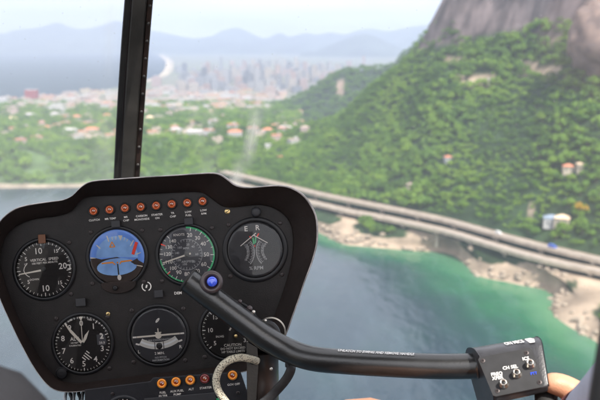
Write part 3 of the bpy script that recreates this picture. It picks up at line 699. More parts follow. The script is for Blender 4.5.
def dist_seg(px, py, a, b):
    ax_, ay_, bx_, by_ = *a, *b; L2 = (bx_ - ax_) ** 2 + (by_ - ay_) ** 2
    t = max(0, min(1, ((px - ax_) * (bx_ - ax_) + (py - ay_) * (by_ - ay_)) / L2))
    return math.hypot(px - ax_ - t * (bx_ - ax_), py - ay_ - t * (by_ - ay_)), t
def pane(name, x0, x1, label, side):
    """acrylic sheet 3 mm thick, bowed outwards, from below the panel to the roof line"""
    nx, ny = 90, 90; rows = []; sm = []
    for j in range(ny + 1):
        t = -.95 + 2.35 * j / ny; r_ = []
        for i in range(nx + 1):
            u = i / nx; base = BP(t, .5, -.006)
            x = x0 + (x1 - x0) * u
            r_.append(Vector((base.x + x, base.y - .55 * x * x, base.z)))
        rows.append(r_)
    s = MB(); off = Vector((0, .0026, .0015)); s.loft(rows); s.loft([[p + off for p in r_] for r_ in rows], flip=True)
    n1 = len(rows[0]); tot = n1 * len(rows); b0 = 0
    ed = [i for i in range(n1)] + [k * n1 + n1 - 1 for k in range(1, len(rows))] + [tot - 1 - i for i in range(1, n1)] + [k * n1 for k in range(len(rows) - 2, 0, -1)]
    s.f += [(ed[k], ed[(k + 1) % len(ed)], ed[(k + 1) % len(ed)] + tot, ed[k] + tot) for k in range(len(ed))]; s.m += [0] * len(ed)
    o = s.build(name, 'screen', bar, smooth=True, label=label)
    at = o.data.attributes.new('glare_scratch', 'FLOAT', 'POINT'); vals_ = []
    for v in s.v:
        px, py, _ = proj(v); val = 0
        for a, b, w_, k_ in (((237, 182), (262, 104), 3.2, .55), ((262, 104), (275, 60), 7, .10), ((196, 110), (206, 172), 4, .10), ((214, 112), (212, 170), 4, .10)):  # pale diagonal reflection, painted as streaks into the pane's dust film
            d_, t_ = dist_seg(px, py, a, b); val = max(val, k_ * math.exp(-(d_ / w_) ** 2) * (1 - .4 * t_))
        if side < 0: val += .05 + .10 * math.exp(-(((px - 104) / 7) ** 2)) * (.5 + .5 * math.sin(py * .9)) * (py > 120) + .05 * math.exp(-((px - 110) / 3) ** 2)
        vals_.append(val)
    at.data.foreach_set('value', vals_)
    return o
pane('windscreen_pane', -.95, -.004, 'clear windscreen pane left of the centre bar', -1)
pane('windscreen_pane', .004, 1.15, 'clear windscreen pane right of the centre bar, with a pale diagonal reflection painted in', 1)
shell = empty('cabin_shell', (0, -.5, -.95), label='grey cabin shell of the helicopter, its unseen roof and walls shaped to steer light', cat='cabin')
s = MB(); s.loft([[Vector((x, y, .40 - .12 * abs(x) ** 2)) for x in (-.75, -.4, -.1, .2, .40)] for y in (.20, .32, .45, .66)]); s.loft([[Vector((x, y, .43 - .12 * abs(x) ** 2)) for x in (-.75, -.4, -.1, .2, .40)] for y in (.20, .32, .45, .66)], flip=True); s.build('roof', 'roof', shell)  # unseen roof, cut to a strip that shades the panel and admits fill light
s = MB()
for c_, w_, h_ in (((-.10, -.65, -.95), 1.4, .72), ((-.49, -.65, -.229), .66, .31), ((.36, -.65, -.229), .46, .31)): s.box(c_, w_, .05, h_)
s.build('rear_shade_wall', 'roof', shell)  # unseen wall, opened and lowered for the tachometer reflection and panel fill
s = MB(); s.box((-.80, -.05, -.95), .04, 1.1, .98); s.build('left_shade_wall', 'roof', shell)  # unseen wall added to keep bright reflections off the left gauges
s = MB(); s.tube([F(640, 250, .34), F(626, 350, .33), F(618, 400, .33), F(606, 480, .34)], .0125, 20); s.build('door_post', 'pillard', shell, smooth=True)
s = MB(); s.box((-.08, -.28, -.95), 1.25, .5, .38); s.build('seat_bench', 'seat', shell, bevel=.03)

# ------------------------------------------------------------------ people (almost wholly outside the frame)
def skin_mesh(verts, edges, radii, sub=2):
    me = bpy.data.meshes.new('sk'); me.from_pydata(verts, edges, []); ob = bpy.data.objects.new('sk', me); COL.objects.link(ob)
    md = ob.modifiers.new('s', 'SKIN'); md.use_smooth_shade = True
    for i, r_ in enumerate(radii):
        sv = me.skin_vertices[0].data[i]; q = r_ if isinstance(r_, tuple) else (r_, r_); sv.radius = q; sv.use_root = (i == 0)
    md2 = ob.modifiers.new('d', 'SUBSURF'); md2.levels = sub; md2.render_levels = sub
    dg = bpy.context.evaluated_depsgraph_get(); out = bpy.data.meshes.new_from_object(ob.evaluated_get(dg))
    bpy.data.objects.remove(ob); return out
def from_mesh(meshes, name, mt, loc, parent=None, **k):
    s = MB()
    for me in meshes: s.add([v.co for v in me.vertices], [tuple(p.vertices) for p in me.polygons])
    return s.build(name, mt, parent, smooth=True, **k)
def seated(sx, pelvis, kneeL, kneeR, handR_chain, handL, headp):
    V = Vector; p = V(pelvis); V_ = [p]; E = []; Rr = [(.13, .11)]
    def ad(pt, r_, fr_): V_.append(V(pt)); Rr.append(r_); E.append((fr_, len(V_) - 1)); return len(V_) - 1
    h = V(headp); sp = ad(p.lerp(h, .28) + V((0, -.02, 0)), (.12, .10), 0); ch = ad(p.lerp(h, .58), (.13, .10), sp); nk = ad(p.lerp(h, .80), .05, ch); hd = ad(h, .085, nk); ad(h + V((0, .01, .10)), .075, hd)
    for sgn, kn in ((-1, kneeL), (1, kneeR)):
        k0 = ad(p + V((sgn * .10, .05, .01)), .085, 0); k1 = ad(V(kn), .062, k0); k2 = ad(V(kn) + V((0, .08, -.30)), .048, k1); k3 = ad(V(kn) + V((0, .10, -.44)), .038, k2); ad(V(kn) + V((0, .28, -.47)), .03, k3)
    for sgn, ch_ in ((1, handR_chain), (-1, handL)):
        q = ad(p.lerp(h, .66) + V((sgn * .18, 0, 0)), .055, ch)
        for pt, r_ in ch_: q = ad(pt, r_, q)
    return V_, E, Rr

hand_c = F(548, 401, .632)
wrist = F(588, 410, .575)
# pilot: right arm comes in from the lower right and holds the grip
el = F(720, 420, .40); el = Vector((.40, .16, -.34))
V_, E, Rr = seated(1, (.36, -.12, -.66), tuple(F(356, 423, .62)), (.42, .52, -.43), [((.50, -.06, -.22), .043), (F(728, 290, .36), .034), (F(646, 382, .49), .024), (wrist, .024)], [((.14, -.14, -.40), .04), ((.12, .10, -.50), .035), ((.20, .26, -.52), .026)], (.36, -.16, .12))
pil_m = skin_mesh([tuple(v) for v in V_], E, Rr)
fing = []
# palm and fingers wrapped round the grip (grip axis about (546,..) going down)
gx = F(546, 405, .635); gdn = (F(543, 470, .60) - F(546, 396, .640)).normalized(); gside = Vector((1, 0, 0)); gfw = gdn.cross(gside).normalized()
if gfw.y < 0: gfw = -gfw
def GP(a, along, r_):   # point round the grip: angle a from the right side through the front (away from camera)
    return gx + gdn * along + (gside * math.cos(R(a)) + gfw * math.sin(R(a))) * r_
palm = [wrist, wrist.lerp(GP(10, .035, .036), .5), GP(20, .035, .032), GP(45, .040, .026)]
hv = [tuple(wrist), tuple(wrist.lerp(GP(0, .030, .040), .55)), tuple(GP(15, .030, .030))]
fing.append(skin_mesh(hv, [(0, 1), (1, 2)], [.024, (.026, .018), (.034, .016)]))
for k, (al, ln) in enumerate(((.002, 1.0), (.022, 1.08), (.042, 1.0), (.060, .85))):
    pts = [GP(5, al * .9 + .006, .030), GP(55 * ln, al, .0225), GP(115 * ln, al, .0205), GP(170 * ln, al + .002, .0195)]
    fing.append(skin_mesh([tuple(q) for q in pts], [(0, 1), (1, 2), (2, 3)], [.0105, .0095, .0088, .0072]))
th = [wrist.lerp(GP(0, .0, .04), .45), GP(-25, -.005, .027), GP(-75, -.012, .021), GP(-120, -.014, .020)]
fing.append(skin_mesh([tuple(q) for q in th], [(0, 1), (1, 2), (2, 3)], [.015, .0125, .0108, .0085]))
pilot = from_mesh([pil_m] + fing, 'person', 'skin', None, label='pilot in a pale blue grey sleeve, hand on the control grip at the lower right', cat='person')
s = MB(); a0 = F(578.5, 404, .59)
s.tube(catmull([F(596, 419, .565), F(618, 405, .53), F(648, 380, .485), F(686, 335, .42), F(730, 288, .36), Vector((.36, .12, -.12)), Vector((.50, -.06, -.20)), Vector((.52, -.14, -.18))], 6), [.0262 + .0006 * i for i in range(43)], 28)
s.build('sleeve', 'sleeve', pilot, smooth=True)
s = MB(); s.tube([F(590, 422.5, .572), F(596, 418.6, .562)], .0268, 28); s.build('wrist_band', 'band', pilot, smooth=True)
# passenger: knee in dark trousers at the lower left
V_, E, Rr = seated(-1, (-.42, -.12, -.60), (-.60, .34, -.40), tuple(F(-42, 384, .37)), [((-.22, -.14, -.32), .04), ((-.20, .05, -.36), .035), ((-.26, .18, -.36), .026)], [((-.64, -.14, -.32), .04), ((-.62, .05, -.36), .035), ((-.56, .18, -.36), .026)], (-.42, -.20, .14))
pas = from_mesh([skin_mesh([tuple(v) for v in V_], E, Rr)], 'person', 'dark cloth', None, label='passenger whose dark grey clothed knee shows blurred at the lower left corner', cat='person')

# ================================================================== THE LAND BELOW (metres; the sea is 170 m under the camera)
SEA = -170.0
def nz3(p, s, o=0): return noise.noise(Vector((p[0] * s + o, p[1] * s - o, p[2] * s + .37 * o)))
def fbm(p, s, o=0, k=4):
    a, t = 1, 0
    for i in range(k): t += a * nz3(p, s * 2 ** i, o + i * 7.1); a *= .5
    return t
def terrain_mat(name, green, earth, rock, sc=.05):
    """ground cover, bare earth and rock laid out by the attributes 'earth' and 'rock'"""
    m = bpy.data.materials.new(name); m.use_nodes = True
    n, l = m.node_tree.nodes, m.node_tree.links; b = n['Principled BSDF']; b.inputs['Roughness'].default_value = .9; b.inputs['Specular IOR Level'].default_value = .15
    t = n.new('ShaderNodeTexCoord')
    def noisy(c, s_, k=.35):
        z = n.new('ShaderNodeTexNoise'); z.inputs['Scale'].default_value = s_; z.inputs['Detail'].default_value = 8; l.new(t.outputs['Object'], z.inputs['Vector'])
        r_ = n.new('ShaderNodeValToRGB'); r_.color_ramp.elements[0].position = .35; r_.color_ramp.elements[1].position = .65
        r_.color_ramp.elements[0].color = (*[q * (1 - k) for q in c], 1); r_.color_ramp.elements[1].color = (*[q * (1 + k) for q in c], 1); l.new(z.outputs[0], r_.inputs[0]); return r_
    g_, e_, k_ = noisy(green, sc), noisy(earth, sc), noisy(rock, sc * .6, .4)
    # vertical water stains on the rock
    mpp = n.new('ShaderNodeMapping'); mpp.inputs['Scale'].default_value = (.09, .09, .006); l.new(t.outputs['Object'], mpp.inputs[0])
    zz = n.new('ShaderNodeTexNoise'); zz.inputs['Scale'].default_value = 1; zz.inputs['Detail'].default_value = 5; l.new(mpp.outputs[0], zz.inputs['Vector'])
    mr = n.new('ShaderNodeMapRange'); mr.inputs[1].default_value = .35; mr.inputs[2].default_value = .6; mr.inputs[3].default_value = .5; mr.inputs[4].default_value = 1.15; l.new(zz.outputs[0], mr.inputs[0])
    km = n.new('ShaderNodeMix'); km.data_type = 'RGBA'; km.blend_type = 'MULTIPLY'; km.inputs[0].default_value = 1; l.new(k_.outputs[0], km.inputs[6]); l.new(mr.outputs[0], km.inputs[7])
    cur = g_.outputs[0]
    for nm, srcc in (('earth', e_.outputs[0]), ('rock', km.outputs[2])):
        a = n.new('ShaderNodeAttribute'); a.attribute_name = nm; x = n.new('ShaderNodeMix'); x.data_type = 'RGBA'
        l.new(a.outputs['Fac'], x.inputs[0]); l.new(cur, x.inputs[6]); l.new(srcc, x.inputs[7]); cur = x.outputs[2]
    l.new(cur, b.inputs['Base Color']); return m
M['land'] = terrain_mat('hillside ground', (.022, .040, .016), (.26, .205, .15), (.125, .10, .098))
M['headland'] = terrain_mat('headland ground', (.060, .10, .035), (.23, .195, .15), (.36, .31, .26))
M['farhill'] = terrain_mat('distant wooded ridge', (.020, .034, .018), (.15, .115, .09), (.2, .18, .17), .02)
M['farmount'] = mat('far mountain', (.05, .065, .05), .95, spec=.1, var=.4, scale=.002)
M['shore'] = mat('shore rock', (.30, .25, .19), .85, spec=.2, col2=(.15, .12, .09), scale=.12)
M['plain'] = mat('city ground', (.15, .14, .135), .9, spec=.1, col2=(.10, .13, .07), scale=.006, detail=8)
M['sand'] = mat('beach sand', (.34, .29, .22), .9, spec=.1)
M['conc'] = mat('viaduct concrete', (.40, .335, .26), .8, spec=.2, var=.18, scale=.15, detail=6)
M['asph'] = mat('road asphalt', (.25, .22, .19), .85, spec=.2, var=.15, scale=.2)
M['paint'] = mat('road paint', (.78, .76, .70), .7)
M['trunk'] = mat('tree trunk', (.13, .10, .075), .9, var=.3, scale=2)
M['crown'] = foliage('tree crowns', (.032, .080, .014), (.100, .195, .022), (.195, .305, .036), True)
M['forest'] = foliage('forest crowns', (.032, .080, .014), (.100, .195, .022), (.195, .305, .036))
M['yellow'] = foliage('yellow blossom', (.30, .20, .01), (.55, .36, .02), (.6, .42, .05), True)

def grid_rows(rows, nu, nv, amp, sc, off=0, attr=None):
    """rows: control rows of world points; returns a finer grid, bumped by noise"""
    A = [catmull(r_, nu) for r_ in rows]; out = []
    for j in range(len(A[0])): out.append(catmull([r_[j] for r_ in A], nv))
    out = [list(x) for x in zip(*out)]
    nr = len(out)
    for i, r_ in enumerate(out):
        t = i / nv
        a = amp(t) if callable(amp) else amp
        for j, p in enumerate(r_):
            d = fbm(p, sc, off) * a
            r_[j] = p + Vector((0, -.4, .8)) * d
    return out
def set_attr(o, name, vals):
    a = o.data.attributes.new(name, 'FLOAT', 'POINT'); a.data.foreach_set('value', vals)

# --- the wooded hill with the rock face
road_lo = [(218, 178), (227, 181.5), (260, 190), (290, 197.5), (315, 203), (350, 211), (387, 218), (420, 225), (450, 232), (487, 243), (525, 254), (562, 263), (600, 271), (650, 283), (730, 303), (830, 330)]
road_up = [(222, 171), (228, 172.5), (235, 174), (266, 181), (300, 189), (325, 195), (375, 205), (407, 211.5), (450, 221), (508, 237), (551, 248), (600, 259.5), (660, 274), (740, 294), (840, 320)]
LO = catmull([G(*p, -150) for p in road_lo], 10); UP = catmull([G(*p, -145) for p in road_up], 10)
def at_px(poly, px):
    q = min(range(len(poly)), key=lambda i: abs(proj(poly[i])[0] - px)); return poly[q]
cols = [205, 240, 275, 310, 345, 380, 412, 440, 470, 500, 530, 560, 590, 625, 680, 760, 830]
shore_px = [(205, 203), (240, 212), (275, 220), (318, 230), (342, 241), (367, 244), (412, 248), (452, 252), (478, 272), (512, 280), (552, 290), (556, 312), (603, 341), (650, 365), (720, 400), (800, 450), (900, 520)]
bench_px = [(205, 196), (240, 204), (275, 210), (322, 221), (345, 228), (372, 233), (414, 238), (455, 244), (484, 260), (518, 268), (558, 280), (580, 300), (618, 326), (660, 345), (720, 370), (800, 410), (880, 460)]
top_px = {205: (126, 1080), 240: (127, 1060), 275: (131, 1020), 310: (127, 980), 345: (114, 940), 380: (85, 900), 412: (57, 860), 440: (42, 815), 470: (41, 790), 500: (38, 770), 530: (34, 745), 560: (30, 715), 590: (25, 695), 625: (30, 675), 680: (36, 640), 760: (40, 610), 830: (40, 600)}
roc_px = {205: (124, 1150), 240: (125, 1130), 275: (131, 1100), 310: (127, 1060), 345: (114, 1010), 380: (86, 970), 412: (53, 900), 440: (8, 850), 470: (-40, 835), 500: (-60, 815), 530: (-70, 790), 560: (-70, 765), 590: (-70, 740), 625: (-80, 720), 680: (-80, 690), 760: (-90, 660), 830: (-90, 640)}
r_under, r_shore, r_bench, r_lo, r_up, r_mid1, r_mid2, r_top, r_roc, r_roc2, r_back = ([] for _ in range(11))
for i, px in enumerate(cols):
    sh = G(*shore_px[i], SEA + 1.5); un = sh * .975; un.z = -173.5; r_under.append(un); r_shore.append(sh)
    r_bench.append(G(*bench_px[i], SEA + 9.5))
    a = at_px(LO, px); r_lo.append(Vector((a.x, a.y, -155.0)))
    b = at_px(UP, px); b = Vector((b.x, b.y, -152)); r_up.append(b)
    ty, tD = top_px[px]; T = W(px, ty, tD); top_ = T
    far = (T - b); r_mid1.append(b + far * .33 + Vector((0, 0, -4))); r_mid2.append(b + far * .68 + Vector((0, 0, -3))); r_top.append(top_)
    ry, rD = roc_px[px]; r_roc.append(W(px, ry, rD)); q = W(px, ry - (4 if px < 450 else 60), rD + 90); r_roc2.append(Vector((q.x, q.y, q.z if px > 450 else r_roc[-1].z - 12)))
    k = r_roc[-1] * 1.35; r_back.append(Vector((k.x, k.y, -176 if px < 400 else (-60 if px < 450 else q.z - 20))))
NU, NV = 9, 9
rowsH = [r_under, r_shore, r_bench, r_lo, r_up, r_mid1, r_mid2, r_top, r_roc, r_roc2, r_back]
amps = [0, .5, 1.5, .3, 0, 3, 3.5, 3.5, 6, 6, 10, 10]
def ampf(t):
    i = int(t); f_ = t - i; return amps[min(i, 11)] * (1 - f_) + amps[min(i + 1, 11)] * f_
HG = grid_rows(rowsH, NU, NV, ampf, .012, 3)
s = MB(); s.loft(HG); hill = s.build('hillside', 'land', smooth=True, kind='structure')
BARE = [(482, 80, 13, 6), (543, 72, 22, 5), (460, 80, 6, 5), (550, 40, 12, 5), (408, 186, 7, 4), (455, 60, 10, 3), (530, 66, 10, 3), (490, 236, 6, 3), (528, 213, 7, 4)]
rk, ea = [], []
for i, r_ in enumerate(HG):
    t = i / NV
    for j, p in enumerate(r_):
        px, py, _ = proj(p); nn = fbm(p, .02, 9)
        e = 0
        for bx, by, bw, bh in BARE:
            if ((px - bx) / bw) ** 2 + ((py - by) / bh) ** 2 < 1.3 + nn and t > 4.2: e = 1
        rock = 0
        if t < 1.9 + nn * .25: rock, e = .0, 1
        elif t < 3.0 and nn > .02: e = 1
        if t > 7.0 + nn * .12 and px > 418: rock = 1
        rk.append(rock); ea.append(e)
set_attr(hill, 'rock', rk); set_attr(hill, 'earth', ea)
# --- nearer rock outcrop at the right
def outcrop(name, c, sx, sy, sz, seed, label, mt, kind=None, cat=None, sub=4):
    bm = bmesh.new(); bmesh.ops.create_icosphere(bm, subdivisions=sub, radius=1)
    s = MB(); vs = []
    for v in bm.verts:
        d = 1 + .22 * fbm(v.co, 1.3, seed) + .13 * fbm(v.co, 4, seed + 3)
        vs.append(Vector(c) + Vector((v.co.x * sx * d, v.co.y * sy * d, v.co.z * sz * d)))
    s.add(vs, [tuple(v.index for v in f.verts) for f in bm.faces]); bm.free()
    return s.build(name, mt, smooth=True, label=label, kind=kind, cat=cat)
M['cliff'] = mat('warm rock', (.12, .095, .088), .9, spec=.1, col2=(.21, .155, .13), scale=.12, detail=8)
oc = W(614, 30, 660)
outcrop('rock_outcrop', (oc.x, oc.y, oc.z - 6), 36, 22, 38, 4, 'warm grey rock outcrop standing out of the trees at the right edge', 'cliff', cat='rock')

# --- headland at the left
hc = [-260, -180, -100, -40, 20, 60, 110, 160, 205, 250, 300]
hs = dict(zip(hc, [196, 194, 191, 189, 188, 187.5, 187, 189, 194, 203, 215]))
rowsL = []
for fz in ('under', 'shore', 'beach', 'b2', 'slope', 'crest', 'p1', 'p2', 'end'):
    r_ = []
    for i, px in enumerate(hc):
        y0 = hs[px]; sh = G(px, y0, SEA)
        if fz == 'under': q = sh * .93; q.z = -182
        elif fz == 'shore': q = sh
        elif fz == 'beach': q = G(px, y0 - 2.6, SEA + 2)
        elif fz == 'b2': q = G(px, y0 - 8, SEA + 7)
        elif fz == 'slope': q = G(px, min(166, y0 - 22), -153)
        elif fz == 'crest': q = G(px, 143, -140)
        elif fz == 'p1': q = G(px, 124, -142)
        elif fz == 'p2': q = G(px, 108, -153)
        else: q = G(px, 102, -176)
        r_.append(q)
    rowsL.append(r_)
LG = grid_rows(rowsL, 8, 7, lambda t: [0, .4, .8, 1.5, 4, 6, 5, 3, 0, 0][min(9, int(t))], .010, 11)
s = MB(); s.loft(LG); hl = s.build('headland', 'headland', smooth=True, kind='structure')
rk, ea = [], []
for i, r_ in enumerate(LG):
    for p in r_:
        nn = fbm(p, .02, 2); t = i / 7; ea.append(1 if (t < 2.35 + nn * .5 or (t > 5.2 and nn > .15)) else 0); rk.append(0)
set_attr(hl, 'rock', rk); set_attr(hl, 'earth', ea)

# --- city plain, beach, ridges and mountains
coast = [(100, 46.9), (125, 48.4), (148, 50.5), (161, 54), (170, 60), (171.5, 66), (167, 74), (152, 80), (140, 82.5), (110, 88.5), (60, 96.5), (20, 98.5), (-60, 99), (-220, 101)]
cg = [G(*p, -168.5) for p in coast] + [G(-230, 117, -168.5)]
s = MB(); s.loft([[Vector((p.x + (9000 - p.x) * k_ / 6, p.y, -168.5)) for k_ in range(7)] for p in reversed(cg)]); s.build('city_ground', 'plain', kind='structure')
cs = catmull([G(*p, -168.3) for p in coast[1:9]], 8)
s = MB(); rows_ = [[], []]
for i, p in enumerate(cs):
    t = (cs[min(i + 1, len(cs) - 1)] - cs[max(0, i - 1)]).normalized(); nrm = Vector((t.y, -t.x, 0)); w_ = 25 + p.length * .006
    if nrm.x > 0: nrm = -nrm
    rows_[0].append(p - nrm * w_ * .2 + Vector((0, 0, .2))); rows_[1].append(p + nrm * w_ + Vector((0, 0, -2.2)))
s.loft(rows_); s.build('beach', 'sand', kind='structure')

def ridge(name, prof, D, depth, mt, base=-176, rough=8, sc=.004, seed=0, n=8, kind='structure', earth=None):
    top = catmull([W(px, py, D) for px, py in prof], n)
    rows_ = []
    for k_, (fz, dd) in enumerate(((0, -1.0), (.22, -.72), (.5, -.42), (.78, -.18), (1, 0), (.7, .35), (0, 1))):
        r_ = []
        for p in top:
            h = Vector((p.x, p.y, 0)).normalized(); z = base + (p.z - base) * fz; q = p + h * (dd * depth); q.z = z
            q.z += (fbm(q, sc, seed) * rough) * (0 if k_ in (0, 6) else (.35 if k_ == 4 else 1)); q += h * fbm(q, sc * 1.4, seed + 5) * rough * 2.2 * (0 if k_ in (0, 6) else 1)
            r_.append(q)
        rows_.append(r_)
    A = [catmull(list(c_), 3) for c_ in zip(*rows_)]; rows_ = [list(x) for x in zip(*A)]
    s = MB(); s.loft(rows_); o = s.build(name, mt, smooth=True, kind=kind)
    return o, rows_
o, rw = ridge('wooded_ridge', [(225, 121), (250, 118), (265, 112), (280, 106), (300, 98), (315, 90), (330, 80), (345, 72.5), (360, 71), (375, 69), (388, 66), (400, 58), (418, 42), (440, 20), (470, 5), (520, 10)], 1750, 330, 'farhill', rough=14, sc=.006, seed=2)
va = [v for r_ in rw for v in r_]; ee = []
for v in va:
    px, py, _ = proj(v); ee.append(1 if ((px - 341) / 4) ** 2 + ((py - 87) / 9) ** 2 < 1 + fbm(v, .01, 3) else 0)
set_attr(o, 'earth', ee); set_attr(o, 'rock', [0] * len(ee)); ridge_rows = rw
ridge('mountains', [(-260, 30), (-150, 22), (-60, 33), (0, 33), (12, 30), (22, 28.5), (35, 27.5), (47, 25), (57, 22.5), (67, 26), (78, 29), (92, 28), (105, 24.5), (117, 21), (130, 26), (150, 30.5), (165, 33), (180, 36), (200, 39), (212, 37)], 13000, 2000, 'farmount', rough=60, sc=.0006, seed=5)
ridge('mountains', [(150, 37), (175, 38), (195, 38.5), (212, 36), (222, 31), (236, 27.5), (247, 31), (258, 36), (267, 37.5), (280, 33), (290, 36.5), (305, 33), (318, 34), (330, 32), (345, 34), (358, 30), (372, 28.5), (390, 31), (410, 27), (430, 25), (480, 22), (600, 26)], 12000, 1800, 'farmount', rough=60, sc=.0006, seed=8)
ridge('mountains', [(300, 53), (318, 50), (330, 45), (343, 40), (357, 35.5), (366, 34), (377, 37), (390, 43), (402, 50), (414, 54), (440, 55)], 9300, 1000, 'farmount', rough=35, sc=.001, seed=9)

# --- the sea
def watermat():
    m = bpy.data.materials.new('sea water'); m.use_nodes = True
    n, l = m.node_tree.nodes, m.node_tree.links; b = n['Principled BSDF']; b.inputs['Roughness'].default_value = .22; b.inputs['IOR'].default_value = 1.33
    t = n.new('ShaderNodeTexCoord'); a = n.new('ShaderNodeAttribute'); a.attribute_name = 'shallow'
    z = n.new('ShaderNodeTexNoise'); z.inputs['Scale'].default_value = .02; z.inputs['Detail'].default_value = 6; l.new(t.outputs['Object'], z.inputs['Vector'])
    ms_ = n.new('ShaderNodeMapping'); ms_.inputs['Scale'].default_value = (.06, .012, 1); ms_.inputs['Rotation'].default_value = (0, 0, R(-38)); l.new(t.outputs['Object'], ms_.inputs[0])
    zs = n.new('ShaderNodeTexNoise'); zs.inputs['Scale'].default_value = 1; zs.inputs['Detail'].default_value = 7; zs.inputs['Roughness'].default_value = .65; l.new(ms_.outputs[0], zs.inputs['Vector'])
    ma = n.new('ShaderNodeMath'); ma.operation = 'MULTIPLY_ADD'; ma.inputs[1].default_value = .7; ma.inputs[2].default_value = -.35; l.new(z.outputs[0], ma.inputs[0])
    ad = n.new('ShaderNodeMath'); ad.operation = 'ADD'; l.new(a.outputs['Fac'], ad.inputs[0]); l.new(ma.outputs[0], ad.inputs[1])
    r_ = n.new('ShaderNodeValToRGB'); e = r_.color_ramp.elements; e[0].position = .0; e[0].color = (.010, .024, .036, 1); e[1].position = 1.0; e[1].color = (.055, .15, .075, 1)
    e_ = e.new(.40); e_.color = (.009, .040, .036, 1); e_ = e.new(.72); e_.color = (.014, .085, .042, 1)
    l.new(ad.outputs[0], r_.inputs[0]); l.new(r_.outputs[0], b.inputs['Base Color'])
    mp_ = n.new('ShaderNodeMapping'); mp_.inputs['Scale'].default_value = (1, .45, 1); mp_.inputs['Rotation'].default_value = (0, 0, R(25)); l.new(t.outputs['Object'], mp_.inputs[0])
    w1 = n.new('ShaderNodeTexNoise'); w1.inputs['Scale'].default_value = .13; w1.inputs['Detail'].default_value = 5; l.new(mp_.outputs[0], w1.inputs['Vector'])
    bp = n.new('ShaderNodeBump'); bp.inputs['Strength'].default_value = .35; bp.inputs['Distance'].default_value = 1.6; l.new(w1.outputs[0], bp.inputs['Height']); ca_ = n.new('ShaderNodeAttribute'); ca_.attribute_name = 'chop'; l.new(ca_.outputs['Fac'], bp.inputs['Strength']); rr_ = n.new('ShaderNodeMapRange'); rr_.inputs[1].default_value = 0; rr_.inputs[2].default_value = .4; rr_.inputs[3].default_value = .68; rr_.inputs[4].default_value = .13; l.new(ca_.outputs['Fac'], rr_.inputs[0]); 
    sr = n.new('ShaderNodeMapRange'); sr.inputs[1].default_value = .35; sr.inputs[2].default_value = .68; sr.inputs[3].default_value = -.04; sr.inputs[4].default_value = .10; l.new(zs.outputs[0], sr.inputs[0])
    sa = n.new('ShaderNodeMath'); sa.operation = 'ADD'; l.new(rr_.outputs[0], sa.inputs[0]); l.new(sr.outputs[0], sa.inputs[1]); l.new(sa.outputs[0], b.inputs['Roughness'])
    sw = n.new('ShaderNodeMix'); sw.data_type = 'RGBA'; sw.inputs[7].default_value = (.10, .14, .18, 1); sm = n.new('ShaderNodeMapRange'); sm.inputs[1].default_value = .48; sm.inputs[2].default_value = .72; sm.inputs[3].default_value = 0; sm.inputs[4].default_value = .16; l.new(zs.outputs[0], sm.inputs[0])
    l.new(sm.outputs[0], sw.inputs[0]); l.new(r_.outputs[0], sw.inputs[6]); l.new(sw.outputs[2], b.inputs['Base Color']); l.new(bp.outputs[0], b.inputs['Normal'])
    return m
M['water'] = watermat()
xs_ = sorted(set([-40000, -20000, -12000, -8000, -5000, -3000, -2000, -1500, -1100] + list(range(-900, 1000, 20)) + [1100, 1500, 2000, 3000, 5000, 8000, 12000, 20000, 40000]))
ys_ = sorted(set([-6000, -3000, -1500, -800, -400, -100, 100, 200] + list(range(240, 1000, 16)) + [1100, 1400, 1800, 2500, 3500, 5000, 7000, 10000, 14000, 20000, 30000, 45000]))
s = MB(); s.loft([[Vector((x, y, SEA)) for x in xs_] for y in ys_]); sea = s.build('sea', 'water', kind='structure')
SH = catmull(r_shore, 6); SHx = np.array([(p.x, p.y) for p in SH])
pv = np.array([(v.x, v.y) for v in s.v]); dm = np.full(len(pv), 1e9)
for q in SHx: dm = np.minimum(dm, np.hypot(pv[:, 0] - q[0], pv[:, 1] - q[1]))
wpx = np.array([proj(v)[0] if v.y > 50 else -999 for v in s.v])
reach = np.interp(wpx, [250, 330, 400, 480, 560, 620, 720], [10, 40, 75, 95, 70, 90, 120])
sh_ = np.clip(1.05 - dm / reach, 0, 1) ; sh_[wpx < 150] = 0
set_attr(sea, 'chop', [float(x) for x in np.clip(.40 * (1 - (np.hypot(pv[:, 0], pv[:, 1]) - 600) / 1400), 0, .40)])
set_attr(sea, 'shallow', [float(x) for x in sh_])

